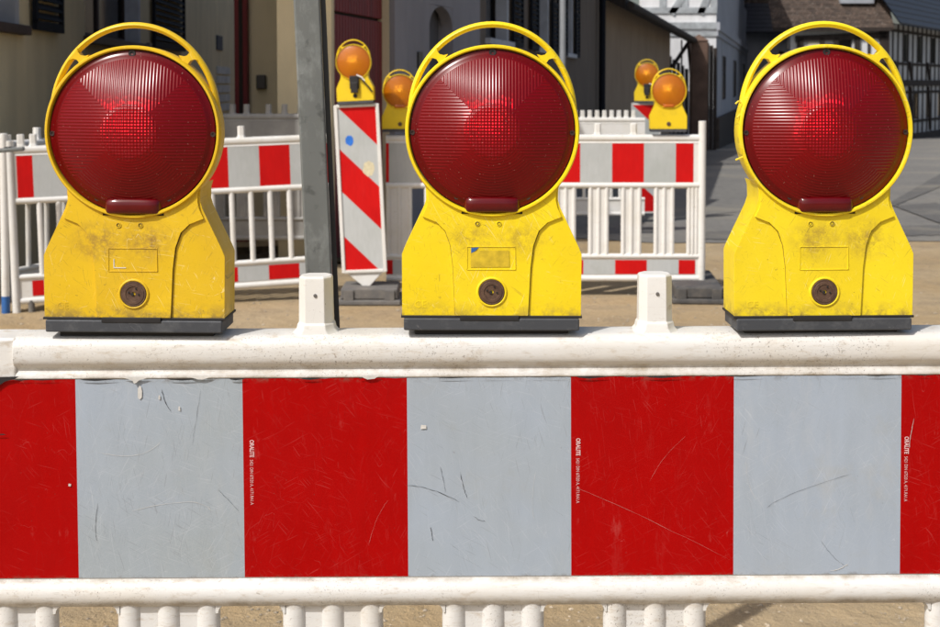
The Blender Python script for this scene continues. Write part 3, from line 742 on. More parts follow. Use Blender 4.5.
l3 = lamp('warning_lamp', M_yC, M_lensR, M_hood, 'rightmost red warning lamp, bright yellow housing with scuffed label frame, on front barrier', GL, put_near(823.5, 330.5), rotz=R(1.0), tilt=R(-.2), scale=(1.072, 1.06, 1.058))
b = MB(); b.add([(-.0235, -.0324, .0895), (-.0235, -.0324, .0955), (-.0145, -.0324, .0962), (-.0195, -.0324, .0915)], [(0,1,2,3)])
b.build('sticker_remnant', M_bluetape, l2)
b = MB(); b.add([(-.0240, -.03235, .073), (-.0240, -.03235, .0895), (-.0150, -.03235, .0925), (.0195, -.03235, .0925), (.0205, -.03235, .0735)], [(0,1,2,3,4)])
M_glue = simple('glue_residue', (.62, .44, .02), .7, (90, .3)); b.build('glue_patch', M_glue, l2)
b = MB(); b.box(-.0225, -.0215, -.0323, -.0318, .075, .0845); b.box(-.0225, -.0085, -.0323, -.0318, .0742, .0751); b.build('scratch_mark', M_torn, l1)
# little frayed straps on the right lamp's ring
M_burr = simple('yellow_burr', (.8, .62, .05), .6, None)
for z, l in ((.262, .006), (.246, .004), (.198, .0055)):
    b = MB(); b.tube([(-.0955 if z > .2 else -.090, -.03, z), (-.0955-l*.6 if z > .2 else -.091-l*.6, -.032, z+.002), (-.0965-l, -.033, z-.001)], .0011, 6)
    b.build('plastic_burr', M_burr, l3, smooth=True)

# ================================================================== STEEL POST (between front barrier and far fence)
PB = (-.222, 2.31, 0)
t = empty('steel_post', PB, (R(0), R(-2.25), 0), 'grey galvanised square steel post behind the front barrier, beside the striped beacon', 'post')
b = MB(); M_ = Matrix.Rotation(R(6), 4, 'Z'); b.box(-.0225, .0225, -.0225, .0225, 0, 3.2, M_); b.build('post_tube', M_zinc, t, bevel=.004, seg=3)
M_sign = simple('post_shade_and_ring_metal', (.05, .052, .054), .5, (10, .2), metal=.3)  # dark tone for the post's painted shade; also the clamp's ring
b = MB(); b.box(.0230, .0320, -.010, .0225, 0, 3.2, M_); b.build('post_shade_strip', M_sign, t, bevel=.001)  # dark strip added as the post's side turned away from the sun

# ================================================================== FAR BARRIERS
# right fence, frontal
YR = 8.40
SF = YR  # local scale helper
def fx(u, v=163, Y=YR, x0=0): return P(u, v, Y).x - x0
xr0 = fx(386); LRt = fx(699) - xr0
edge = fx(612) - xr0
ux = lambda u, v: P(u, v, YR).x - xr0
groups = []
for k in range(0, 10):
    c1 = ux(644+20.5-6 - k*32.4 - 0, 215); pass
# gaps measured in the photograph: 576-588, 609-621, 642-654, 674.5-686.5 (px), pitch 32.8
gaps = [(ux(674.5-32.8*k, 215), ux(686.5-32.8*k, 215)) for k in range(0, 9)][::-1]
prev = 0.0
for (a, c) in gaps:
    if a <= 0.02: prev = max(prev, c); continue
    if a - prev > .03: groups.append((max(prev, 0), a))
    prev = c
groups.append((prev, LRt))
sr = alt(0.0, LRt-.035, edge, .2, 'g')
slr = alt(0.0, LRt-.02, ux(615, 265), .2, 'g')
fr = barrier('safety_barrier', LRt, sr, 'triple', [ux(598, 128), ux(634, 128)], 'white barrier with grouped slats behind the middle lamp, an amber lamp on its top rail', 'barrier', 'construction barriers',
             loc=(xr0, YR, -.015), groups=groups, lstripes=slr, endpost=(False, 1.12))
# left fence, slightly angled
pa = P(20, 220, 7.8); pb = P(334, 220, 8.3)
dxy = Vector((pb.x-pa.x, pb.y-pa.y)); LL = dxy.length; rl = math.atan2(dxy.y, dxy.x)
dL = (dxy.x/LL, dxy.y/LL)
def sl_(u, v=163): return PW(u, v, (pa.x, pa.y), dL)[0]
edges = [sl_(u) for u in (20, 36)] 
wL = (sl_(231)-sl_(36))/6; stl = alt(.012, LL-.01, sl_(263.5), wL, 'g')
fl = barrier('safety_barrier', LL, stl, 'single', [sl_(u, 135) for u in (13, 26, 38.5, 246.8, 316)], 'white barrier with single round slats behind the left lamp and the steel post', 'barrier', 'construction barriers',
             loc=(pa.x, pa.y, -.062), tilt=R(-1.7), rotz=rl, groups=[sl_(216+19.2*k, 215) for k in range(-9, 7)], lstripes=alt(.07, LL-.01, sl_(270, 280), wL, 'g'), endpost=(1.07, False), feet=(.06, LL-.1))
# barrier going off to the left edge
pe = P(3, 220, 7.6)
fb = barrier('safety_barrier', 1.9, [], 'single', [.3, .6, .9, 1.2, 1.5], 'white barrier seen nearly edge on at the left edge, with a blue foot cap', 'barrier', 'construction barriers',
             loc=(-2.70, 7.80, -.03), rotz=R(69), groups=[.18+.17*k for k in range(10)], back=True, endpost=(1.08, False))
MB().tube([(-.024, .003, .0), (-.024, .003, .13)], .0245, 14).build('foot_cap', M_bluetape, fb, smooth=True)
# clamp between both fences
t = empty('barrier_clamp', (P(8, 147, 7.6).x, 7.6, P(8, 150, 7.6).z), (0, R(-4), R(10)), 'grey metal coupling clip joining two white barriers at the left edge', 'clamp')
b = MB(); b.box(-.09, .09, -.03, .03, -.012, .012); b.build('clip', M_zinc, t, bevel=.008)
b = MB(); b.lathe([(.012, .012), (.022, .012), (.022, .018), (.012, .018)], 20, (0.0,0,0), ax='z', closed=True); b.build('bolt_ring', M_sign, t)
# shaded fence behind (left)
YB = 9.75
xb0 = P(150, 130, YB).x; LB = P(322, 130, YB).x-xb0
M_shw = simple('grey_barrier_back', (.33, .32, .30), .6, (5, .3))  # even grey, darker than the other barriers' plastic
b2 = barrier('safety_barrier', LB, [], 'triple', [P(u, 118, YB).x-xb0 for u in (160, 180, 200, 232, 246, 268, 284, 300)], 'grey barrier seen from its bare back, shaded in front of the house entrance', 'barrier', 'construction barriers',
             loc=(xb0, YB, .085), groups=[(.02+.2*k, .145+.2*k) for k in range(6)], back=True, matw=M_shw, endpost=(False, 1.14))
# stack of toothed barriers behind the right fence
YT = 12.6
xt0 = P(571, 125, YT).x; LT = P(645, 125, YT).x - xt0
tb = barrier('safety_barrier', LT, [], 'single', [P(575.5+7.3*k, 122, YT).x-xt0 for k in range(9)], 'white barrier with a row of short pegs along its top, behind the right fence', 'barrier', 'construction barriers',
             loc=(xt0, YT, GZ(YT)+.07), groups=[P(575+9*k, 215, YT).x-xt0 for k in range(8)], back=True)
# narrower board with the far amber lamp
YS = 14.0
pt = P(646, 103, YS)
t = empty('beacon_board', (pt.x, YS, GZ(YS)), (0, 0, R(8)), 'dark red and white striped board under the farthest amber lamp, behind the right fence', 'beacon')
hb = pt.z-GZ(YS)
MB().box(-.16, .16, 0, .02, .1, hb).build('board', M_whitefar, t, bevel=.004)
def clip_poly(poly, f):
    out = []
    for i in range(len(poly)):
        a, c = poly[i], poly[(i+1) % len(poly)]; fa, fc = f(a), f(c)
        if fa >= 0: out.append(a)
        if fa*fc < 0: q = fa/(fa-fc); out.append((a[0]+(c[0]-a[0])*q, a[1]+(c[1]-a[1])*q))
    return out
def stripes_diag(parent, x0, x1, z0, z1, y, lines, mr, mg, slope):
    # lines: z at x0 where colour changes, from the top; first colour is red
    col = 'r'; zs = [9.] + lines + [-9.]
    for i in range(len(zs)-1):
        hi, lo = zs[i], zs[i+1]; rect = [(x0,z0),(x1,z0),(x1,z1),(x0,z1)]
        p = clip_poly(rect, lambda q: hi - (q[1] + slope*(q[0]-x0)))
        if len(p) >= 3: p = clip_poly(p, lambda q: (q[1] + slope*(q[0]-x0)) - lo)
        if len(p) >= 3: MB().add([(a, y, c) for a, c in p], [tuple(range(len(p)))]).build('foil_stripe', mr if col == 'r' else mg, parent)
        col = 'g' if col == 'r' else 'r'
stripes_diag(t, -.145, .145, .12, hb-.02, -.002, [hb-.02, hb-.27, hb-.52, hb-.77, hb-1.02], M_redfar, M_greyfar, .9)

# ================================================================== STRIPED BEACON
YK = 8.15
pbm = P(365.5, 288, YK)
t = empty('guide_beacon', (pbm.x, YK, .10), (0, R(-2.7), R(-4)), 'leaning beacon board with diagonal stripes and a blue paint dot, beside the steel post', 'beacon')
zt = P(357, 105, YK).z-.10; zb = P(365, 272, YK).z-.10; HW = .135
b = MB(); b.prism([(-HW,zb),(HW,zb),(HW,zt),(-HW,zt)], 0, .022); b.build('board', M_whitefar, t, bevel=.006)
b = MB()
for q in ((-HW-.004,-HW+.018,zb-.002,zt+.004), (HW-.018,HW+.004,zb-.002,zt+.004), (-HW+.018,HW-.018,zb-.002,zb+.016), (-HW+.018,HW-.018,zt-.012,zt+.004)): b.box(q[0], q[1], -.012, .0, q[2], q[3])
b.build('rim', M_whitefar, t, bevel=.004)
Hh = zt-zb
stripes_diag(t, -HW+.016, HW-.016, zb+.014, zt-.01, -.003, [zt-.005, zt-.25*Hh/.98, zt-.505*Hh/.99, zt-.77*Hh/.99], M_redfar, M_greyfar, 1.03)
b = MB(); b.prism([(-.115, zb), (.115, zb), (.03, zb-.085), (.03, zb-.12), (-.02, zb-.12), (-.02, zb-.085)], .002, .02); b.build('foot_tab', M_whitefar, t, bevel=.004)
def blot(cx, cz, r, m, name, seed, ell=1):
    rn = random.Random(seed); pts = [(cx+math.cos(a*.35)*r*rn.uniform(.8, 1.12), -.0035, cz+math.sin(a*.35)*r*ell*rn.uniform(.85, 1.1)) for a in range(18)]
    MB().add(pts, [tuple(range(18))]).build(name, m, t)
def onb(u, v): p = P(u, v, YK); q = (p - Vector((pbm.x, YK, .10))); q = Matrix.Rotation(R(2.7), 4, 'Y') @ q; return q.x, q.z
q = onb(349.5, 140.5); blot(q[0], q[1], .026, M_blue, 'paint_blot', 3, 1.25)
q = onb(368.5, 168.5); blot(q[0], q[1], .037, M_cream, 'paint_blot', 5, 1.3)
# feet plates
def plate(name, u0, u1, vt, vb, Y, depth, m, label, rotz=0):
    a = P(u0, vb, Y); c = P(u1, vb, Y); Wd = c.x-a.x; y0 = Y
    t = empty(name, ((a.x+c.x)/2, Y, 0), (0, 0, rotz), label, 'foot plate', 'barrier foot plates')
    h = .105
    b = MB(); b.box(-Wd/2, Wd/2, 0, depth, 0, .035); b.box(-Wd/2+.02, Wd/2-.02, .015, depth-.02, .035, h); b.build('slab', m, t, bevel=.012, seg=2)
    for k in (-1, 1): MB().box(k*Wd*.32-.03, k*Wd*.32+.03, .004, .016, .03, h-.01).build('grip_rib', m, t, bevel=.004)
    return t
plate('foot_plate', 337, 401, 288, 308, 8.02, .35, M_plateL, 'dusty grey foot plate under the striped beacon board')
plate('foot_plate', 672, 727, 285, 306, 8.07, .8, M_plate, 'black foot plate under the right end of the right fence', rotz=R(-4))
plate('foot_plate', 30, 62, 285, 306, 8.3, .5, M_plate, 'black foot plate under the left barrier behind the leftmost lamp', rotz=R(10))

# amber lamps
pr = lambda u, v, Y: P(u, v, Y)
q = P(356.5, 104, YK+.02)
lamp('warning_lamp', M_yF, M_lensO, M_hoodO, 'amber warning lamp with black latch and cable on top of the leaning striped beacon', GA, (q.x, YK+.01, q.z+.001), rotz=R(-4), tilt=R(-2.7), scale=1.10, full=False, rear=True)
q = P(400, 135, YR)
lamp('warning_lamp', M_yF, M_lensO, M_hoodO, 'amber warning lamp on the right fence, half hidden by the middle red lamp', GA, (q.x, YR+.005, 1.037), rotz=R(3), scale=1.10, full=False)
q = P(668, 132, YR)
lamp('warning_lamp', M_yF, M_lensO, M_hoodO, 'amber warning lamp near the right end of the right fence, lower of the pair', GA, (q.x, YR+.005, 1.037), rotz=R(0), scale=1.12, full=False)
q = P(647, 103, YS)
ls = lamp('warning_lamp', M_yF, M_lensO, M_hoodO, 'farthest amber warning lamp, higher of the pair at right, on a dark striped board', GA, (q.x, YS+.01, q.z+.001), rotz=R(-8), scale=1.28, full=False, rear=True)

# ================================================================== BUILDINGS
def plaster(name, c, c2, amt=.5):
    m = NM(name).base(c); m.mix(m.ramp(m.noise(.7, 6, .6), .4, .7, 0, amt), c2); m.var(3, .12, stretch=(1,1,.3))
    m.bump(m.noise(40, 5, .7), .4, .006); return m.done(.9, spec=.2)
M_pA = plaster('beige_plaster', (.74, .63, .41), (.60, .51, .33))
M_pC = plaster('grey_plaster', (.30, .29, .31), (.25, .245, .265))
M_pD = plaster('brown_grey_plaster', (.165, .135, .11), (.13, .105, .085))
M_pE = plaster('ochre_brown_plaster', (.33, .255, .185), (.27, .20, .15))
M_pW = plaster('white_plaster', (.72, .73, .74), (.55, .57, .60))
M_pWs = plaster('shaded_white_and_grey_plaster', (.36, .38, .42), (.28, .30, .34))  # white house's side with shade painted into its plaster; also plain grey walls
M_pT = plaster('timber_house_plaster', (.58, .58, .57), (.42, .42, .42))
M_beam = NM('dark_timber').base((.030, .022, .018)); M_beam.var(5, .4, stretch=(1,1,.2)).bump(M_beam.noise(30, 5, stretch=(1,1,.2)), .5, .01); M_beam = M_beam.done(.85)
M_beamg = simple('light_grey_painted_timber', (.36, .39, .41), .8, (4, .3))
M_dred = NM('dark_red_boards').base((.17, .013, .015)); M_dred.var(6, .3, stretch=(1,1,.15)); M_dred = M_dred.done(.6)
M_shut = simple('blue_black_shutter', (.010, .012, .018), .75, (8, .3), spec=.15)
M_frame = simple('dark_window_frame', (.05, .03, .024), .6, (8, .3))
M_jamb = simple('pale_window_surround', (.50, .52, .56), .8, (4, .2))
M_tile = NM('brown_roof_tiles').base((.12, .080, .055))
br = M_tile.t.nodes.new('ShaderNodeTexBrick'); br.inputs['Scale'].default_value = 3.2; br.inputs['Color1'].default_value = (.12,.085,.065,1); br.inputs['Color2'].default_value = (.055,.04,.032,1); br.inputs['Mortar'].default_value = (.02,.016,.014,1); br.inputs['Mortar Size'].default_value = .03
M_tile.link(M_tile.raw, br.inputs['Vector']); M_tile.col = br.outputs['Color']; M_tile.mix(M_tile.ramp(M_tile.noise(9, 5, .75), .58, .70, 0, .8), (.34, .30, .26)); M_tile = M_tile.done(.9)
M_slate = simple('dark_slate', (.035, .038, .048), .6, (5, .3))
M_slateb = simple('blue_slate', (.022, .026, .038), .55, (5, .3))
M_brick = simple('dark_stone_plinth', (.050, .040, .034), .9, (4, .5), (20, .8, .03))
M_letter = simple('letterbox_metal', (.045, .040, .036), .4, None)
M_paper = simple('paper_notices', (.6, .6, .57), .8, (5, .2))

def wall_mesh(L, z0, z1, T, holes):
    """voxel wall: local x 0..L, y 0..T, front -y side at y=0"""
    xs = sorted({0, L, *[h[0] for h in holes], *[h[1] for h in holes]}); zs = sorted({z0, z1, *[h[2] for h in holes], *[h[3] for h in holes]})
    xs = [x for x in xs if 0 <= x <= L]; zs = [z for z in zs if z0 <= z <= z1]
    def solid(i, j):
        if i < 0 or j < 0 or i >= len(xs)-1 or j >= len(zs)-1: return False
        cx = (xs[i]+xs[i+1])/2; cz = (zs[j]+zs[j+1])/2
        return not any(h[0] < cx < h[1] and h[2] < cz < h[3] for h in holes)
    b = MB()
    for i in range(len(xs)-1):
        for j in range(len(zs)-1):
            if not solid(i, j): continue
            a, c, e, f = xs[i], xs[i+1], zs[j], zs[j+1]
            b.add([(a,0,e),(c,0,e),(c,0,f),(a,0,f)], [(0,1,2,3)]); b.add([(a,T,e),(c,T,e),(c,T,f),(a,T,f)], [(3,2,1,0)])
            if not solid(i-1, j): b.add([(a,0,e),(a,T,e),(a,T,f),(a,0,f)], [(0,1,2,3)])
            if not solid(i+1, j): b.add([(c,0,e),(c,T,e),(c,T,f),(c,0,f)], [(0,1,2,3)])
            if not solid(i, j-1): b.add([(a,0,e),(c,0,e),(c,T,e),(a,T,e)], [(0,1,2,3)])
            if not solid(i, j+1): b.add([(a,0,f),(c,0,f),(c,T,f),(a,T,f)], [(0,1,2,3)])
    return b
def window(root, x0, x1, z0, z1, T=.3, rec=.16, sillp=.07, sill=True, mullion=1, transom=1, msill=None, frame=M_frame):
    f = MB(); w_ = .055
    for q in ((x0,x1,z0,z0+w_), (x0,x1,z1-w_,z1), (x0,x0+w_,z0+w_,z1-w_), (x1-w_,x1,z0+w_,z1-w_)): f.box(q[0], q[1], rec, rec+.06, q[2], q[3])
    for k in range(mullion): xm = x0+(x1-x0)*(k+1)/(mullion+1); f.box(xm-.03, xm+.03, rec+.003, rec+.057, z0+w_, z1-w_)
    for k in range(transom): zm = z0+(z1-z0)*.7; f.box(x0+w_, x1-w_, rec+.006, rec+.054, zm-.02, zm+.02)
    fr_ = f.build('window', frame, root)
    MB().box(x0+w_/2, x1-w_/2, rec+.025, rec+.035, z0+w_/2, z1-w_/2).build('pane', M_glass, fr_)
    if sill: MB().box(x0-.06, x1+.06, -sillp, rec, z0-.07, z0).build('sill', msill or M_frame, fr_, bevel=.008)
    return fr_
def shutter(root, x0, x1, z0, z1, ang=0, hinge='l'):
    e = MB(); w_ = .05; W = x1-x0; H = z1-z0
    for q in ((0,W,0,w_*1.4), (0,W,H-w_,H), (0,w_,w_,H-w_), (W-w_,W,w_,H-w_), (w_,W-w_,H*.45,H*.45+w_)): e.box(q[0], q[1], -.04, -.005, q[2], q[3])
    o = e.build('shutter', M_shut, root, loc=(x0, -.02, z0), rot=(0,0,ang))
    sm = None; n = int(H/.075)
    for k in range(n):
        z = w_*1.5 + (H-w_*2.5)*(k+.5)/n
        if abs(z-H*.475) < .05: continue
        if sm is None:
            sm = MB().box(w_, W-w_, -.006, .006, -.03, .03).build('slat', M_shut, o, loc=(0, -.022, z), rot=(R(-35),0,0))
        else: share(sm, o, loc=(0, -.022, z))
    return o
def bld(name, S, E, label, z0=None):
    d = Vector((E[0]-S[0], E[1]-S[1])); L = d.length; d.normalize()
    t = empty(name, (S[0], S[1], 0), (0, 0, math.atan2(d.y, d.x)), label, 'building'); return t, L, (d.x, d.y)

# --- building A : beige house, left
yA0, yA1 = 7.75, 31.
sA = (-2.72-.052*yA0-.03, yA0); eA = (-2.72-.052*yA1-.03, yA1)
tA, LA, dA = bld('beige_house', sA, eA, 'beige plastered house at the left with dark shutters and a house number plate')
pw = lambda u, v: PW(u, v, sA, dA)
def rect(u0, u1, v): return pw(u0, v)[0], pw(u1, v)[0], pw((u0+u1)/2, v)[1]
w1 = (pw(-60, 24)[0], pw(20, 24)[0], pw(10, 24)[1]); w2 = (pw(85, 33)[0], pw(141, 33)[0], pw(112, 36)[1])
zs1 = w1[2]; holes = [(max(.1, w1[0]), w1[1], zs1, zs1+1.5), (w2[0], w2[1], zs1, zs1+1.5)]
wall_mesh(LA, -.6, 6.6, .35, holes).build('wall', M_pA, tA)
for h in holes:
    window(tA, h[0], h[1], h[2], h[3])
    MB().box(h[1]-.10, h[1]-.002, .004, .15, h[2]+.002, h[3]-.002).build('reveal', M_jamb, tA)
s0, s1 = pw(29, 25)[0], pw(57, 25)[0]
shutter(tA, s0, s1, zs1-.02, zs1+1.5)
s0, s1 = pw(150, 35)[0], pw(181, 40)[0]
shutter(tA, s0, s1, zs1-.02, zs1+1.5)
MB().box(s0-.25, s0-.1, -.04, 0, zs1-.05, zs1+.02).build('shutter_hook', M_letter, tA)
a, z = pw(216, 43); c, _ = pw(221.5, 43)
MB().box(a, c, -.02, 0, z-.10, z+.12).build('number_plate', simple('blue_enamel', (.02, .035, .075), .6, None, spec=.2), tA, bevel=.005)
for k in range(5):
    a, z = pw(216, 70+k*9.5); c, _ = pw(229, 70+k*9.5); MB().box(a, c, -.02, 0, z-.055, z+.055).build('notice_sheet', M_paper, tA)
MB().box(-.2, LA+.2, -.35, .4, 6.6, 6.75).build('eave', M_beam, tA)
MB().add([(-.2,-.4,6.75),(LA+.2,-.4,6.75),(LA+.2,3.5,9.2),(-.2,3.5,9.2)], [(0,1,2,3)]).build('roof', M_slate, tA)
MB().box(0, LA, 4.2, 4.5, -.6, 6.6).build('rear_wall', M_pA, tA)
MB().box(.001, .35, .351, 4.199, -.6, 6.6).build('side_wall', M_pA, tA)

# --- entrance block / barn B
yB = 10.2; sB = (gx(328, yB), yB); eB = (gx(389.5, 12.0), 12.0)
tB, LBd, dB = bld('barn', sB, eB, 'beige barn with a large dark red boarded gate behind the steel post')
pwb = lambda u, v: PW(u, v, sB, dB)
gh = (0.02, LBd-.02, -.2, 3.2)
wall_mesh(LBd, -.6, 4.3, .3, [(.02, LBd-.02, -.6, 3.2)]).build('wall', M_pA, tB)
zseam = pwb(358, 15)[1]; n = 22; bm_ = None
for part, (za, zc) in enumerate(((-.15, zseam-.012), (zseam+.012, 3.2))):
    mm = None
    for k in range(n):
        W = (LBd-.04)/n; x = .02 + W*k
        if mm is None: mm = MB().box(.006, W-.006, .06, .09, za, zc).build('board', M_dred, tB, bevel=.004, seg=1, loc=(x, 0, 0))
        else: share(mm, tB, loc=(x, 0, 0))
MB().box(.02, LBd-.02, .10, .13, -.2, 3.2).build('gate_backing', M_beam, tB)
# its side facing the camera (in the shade of the house)
inv = tB.matrix_world
def loc2(t, S, d, X, Y):   # world xy to local
    rx, ry = X-S[0], Y-S[1]; return rx*d[0]+ry*d[1], -rx*d[1]+ry*d[0]
tE, LE2, dE2 = bld('entrance_wall', (gx(276, 10.05), 10.12), (gx(328, 10.05)+.02, 10.12), 'narrow beige wall face between the entrance recess and the steel post')
wall_mesh(LE2, -.6, 4.3, .2, []).build('wall', M_pA, tE)
tF, LF2, dF2 = bld('entrance_recess', (gx(247.5, 12.0), 12.0), (gx(290, 12.0), 12.0), 'recessed beige entrance wall carrying a small dark letterbox')
wall_mesh(LF2, -.7, 4.3, .2, []).build('wall', M_pA, tF)
pwf = lambda u, v: PW(u, v, (gx(247.5, 12), 12.), (1., 0.))
a, z0_ = pwf(257, 89); c, z1_ = pwf(266.5, 75)
MB().box(a, c, -.06, 0, z0_, z1_).build('letterbox', M_letter, tF, bevel=.01)
td = empty('entrance_door', (gx(234.5, 11.9), 11.9, GZ(12)), (0,0,0), 'open dark red door leaf beside the entrance recess', 'door')
wd = gx(247.5, 11.9)-gx(234.5, 11.9)
MB().box(0, wd, 0, .9, 0, 3.4).build('leaf', M_dred, td, bevel=.006)
MB().box(wd*.35, wd*.65, -.008, .0, .1, 3.3).build('groove_strip', M_beam, td)

# --- building C : grey
sC = (gx(389.5, 12.0), 12.02); eC = (gx(480, 14.8), 14.8)
tC, LC, dC = bld('grey_house', sC, eC, 'grey plastered house with a small arched niche above the middle lamp')
pwc = lambda u, v: PW(u, v, sC, dC)
a0, zb_ = pwc(429.5, 80); a1, zt_ = pwc(453, 8)
b = wall_mesh(LC, -.7, 4.3, .3, [(a0, a1, zb_, zt_)]); b.build('wall', M_pC, tC)
# arched head: spandrels
b = MB(); r = (a1-a0)/2; cx = (a0+a1)/2; nn = 10
for s in (-1, 1):
    pts = [(cx+s*r, zt_)] + [(cx + s*r*math.cos(R(90*k/nn)), zt_ - r*.62 + r*.6*math.sin(R(90*k/nn))) for k in range(nn+1)]
    b.prism(pts, .002, .12)
b.build('arch_head', M_pC, tC)
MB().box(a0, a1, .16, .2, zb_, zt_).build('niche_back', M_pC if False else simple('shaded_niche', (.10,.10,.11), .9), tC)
a, _ = pwc(389, 50); c, _ = pwc(402, 50); MB().box(max(a, .0), c, -.05, -.001, -.6, 4.2).build('pilaster', M_pC, tC)
a, z0_ = pwc(417, 68); c, z1_ = pwc(421, 52); MB().box(a, c, -.02, 0, z0_, z1_).build('wall_plaque', M_letter, tC)
MB().box(-.1, LC+.1, -.3, .4, 4.3, 4.5).build('eave', M_beam, tC)

# --- building D : brown-grey with shutters
sD = (gx(480, 14.8), 14.8); eD = (gx(600, 29.), 29.)
tD, LD, dD = bld('brown_house', sD, eD, 'brown grey house with tall shuttered windows and a drainpipe, above the middle lamp')
pwd_ = lambda u, v: PW(u, v, sD, dD)
zsill = pwd_(560, 52)[1]
ws = [(483, 499), (545, 556)]
ws = [(pwd_(486, 40)[0], pwd_(509, 40)[0]), (pwd_(536, 40)[0], pwd_(549, 40)[0]), (pwd_(565, 40)[0], pwd_(573, 40)[0])]
holes = [(a, c, zsill, zsill+1.6) for a, c in ws]
wall_mesh(LD, -1, 3.9, .35, holes).build('wall', M_pD, tD)
for h in holes:
    window(tD, h[0], h[1], h[2], h[3], sill=True, msill=M_jamb, mullion=1, transom=1)
    MB().box(h[1]-.12, h[1]-.003, .004, .15, h[2]+.002, h[3]-.002).build('reveal', M_jamb, tD)
    shutter(tD, h[1]+.06, h[1]+.06+(h[1]-h[0])*.5, zsill-.05, zsill+1.6)
    if h[0] > .9: shutter(tD, h[0]-.06-(h[1]-h[0])*.5, h[0]-.06, zsill-.05, zsill+1.6)
xd = pwd_(596.5, 60)[0]
MB().tube([(xd, -.12, -1), (xd, -.12, 3.85)], .07, 12).build('drainpipe', M_shut, tD, smooth=True)
MB().box(-.1, LD+.1, -.4, .4, 3.9, 4.05).build('eave', M_beam, tD)
MB().box(LD-.3, LD-.001, .351, 4, -1, 3.9).build('side_wall', M_pD, tD)

# --- E : low shed with sloping eave
sE = (gx(600.5, 29.05), 29.05); eE = (gx(670, 42.), 42.)
tS, LS, dS = bld('shed', sE, eE, 'low ochre brown shed with a dark overhanging eave behind the amber lamps')
pws = lambda u, v: PW(u, v, sE, dS)
ze0 = pws(601, 6)[1]; ze1 = pws(669, 36)[1]
b = MB(); b.add([(0,0,-1.2),(LS,0,-1.2),(LS,0,ze1+.3),(0,0,ze0+.3),(0,.3,-1.2),(LS,.3,-1.2),(LS,.3,ze1+.3),(0,.3,ze0+.3)], [(0,1,2,3),(7,6,5,4),(0,3,7,4),(1,5,6,2),(3,2,6,7)])
b.build('wall', M_pE, tS)
MB().box(LS-.3, LS-.001, .301, 3.5, -1.2, ze1).build('side_wall', M_pE, tS)
ze0b = ze0
b = MB(); b.add([(-.1,-.55,ze0-.1),(LS+1.2,-.55,ze1-.2),(LS+1.2,4,ze1+2.2),(-.1,4,ze0+2.3),(-.1,-.55,ze0+.16),(LS+1.2,-.55,ze1+.06),(LS+1.2,4,ze1+2.38),(-.1,4,ze0+2.48)], [(0,1,2,3),(7,6,5,4),(0,4,5,1),(1,5,6,2),(2,6,7,3),(3,7,4,0)])
b.build('roof', M_beam, tS)
b = MB(); b.tube([(-.1,-.66,ze0+.0),(LS+1.2,-.66,ze1-.1)], .09, 8); b.build('gutter', M_beam, tS, smooth=True)
b = MB(); b.bar((LS-.1, -.08, ze1-.95), (LS+1.1, -.5, ze1-.1), .09, .09); b.bar((LS+.9, -.45, ze1-.05), (LS+1.6, -.5, ze1-1.3), .08, .08); b.bar((LS+.5, -.3, ze1-.1), (LS+.6, -.3, ze1-1.3), .05, .05)
b.build('eave_bracket', M_beam, tS)

# --- gate pillar and gate beyond the shed
yp = 43.0
xa, xc = gx(690.5, yp), gx(706.5, yp); zt_ = P(698, 41, yp).z; gz = GZ(yp)
t = empty('gate_pillar', ((xa+xc)/2, yp, gz), (0,0,0), 'brown stone gate pillar with a pointed cap in front of the white house', 'pillar')
hw = (xc-xa)/2; hh = zt_-gz
M_pil = simple('brown_sandstone', (.12, .075, .055), .9, (2, .35), (20, .5, .02))
MB().box(-hw, hw, -hw, hw, 0, hh).build('shaft', M_pil, t, bevel=.02)
b = MB(); b.add([(-hw*1.1,-hw*1.1,hh),(hw*1.1,-hw*1.1,hh),(hw*1.1,hw*1.1,hh),(-hw*1.1,hw*1.1,hh),(0,0,hh+.22)], [(0,3,2,1),(0,1,4),(1,2,4),(2,3,4),(3,0,4)]); b.build('cap', M_pil, t)
x2 = gx(716, yp+.4)
t = empty('courtyard_gate', (xc+.02, yp+.3, gz), (0,0,0), 'black wooden gate leaf right of the stone gate pillar', 'gate')
n = 3; W = (x2-xc)/n
for k in range(n): MB().box(.005, W-.005, 0, .05, 0, hh-.05-.08*k).build('board', M_beam, t, loc=(W*k,0,0), bevel=.01, seg=1)
t = empty('courtyard_fence', (gx(669, yp), yp+.25, gz), (0,0,0), 'dark boarded fence between the shed and the stone gate pillar', 'fence')
x3 = gx(690, yp)-gx(669, yp); hf = P(680, 63, yp).z-gz; n = 5
for k in range(n): MB().box(.01, x3/n-.01, 0, .05, 0, hf + .22 - .1*k).build('board', M_slate, t, loc=(x3/n*k, 0, 0), bevel=.01, seg=1)

# --- white house
yW = 45.0; xW = gx(716, yW)
tW, LW, dW = bld('white_house', (xW, yW), (xW+.24*34, yW+34), 'tall white half timbered house at the street corner, sunlit front and shaded side')
pww = lambda u, v: PW(u, v, (xW, yW), dW)
zl = P(716, 26, yW).z; zg = GZ(yW)-.9
wins = []
for (u0, u1, v0, v1) in ((722, 726, 36, 100), (733, 736.5, 46, 100), (742, 745, 54, 101), (749.5, 752, 60, 101)):
    a, _ = pww(u0, 70); c, _ = pww(u1, 70); wins.append((a, c, pww(u0, v1)[1], pww(u0, 37)[1] if False else pww((u0+u1)/2, v0)[1]))
zt2 = min(w_[3] for w_ in wins); wins = [(a, c, wins[0][2], zl-.9) for a, c, z0_, z1_ in wins]
up = []
for (u0, u1) in ((730, 736), (744, 748)):
    a, _ = pww(u0, 0); c, _ = pww(u1, 0); up.append((a, c, pww(738, 1)[1]+.2, zl+3.4))
hs = wins + up
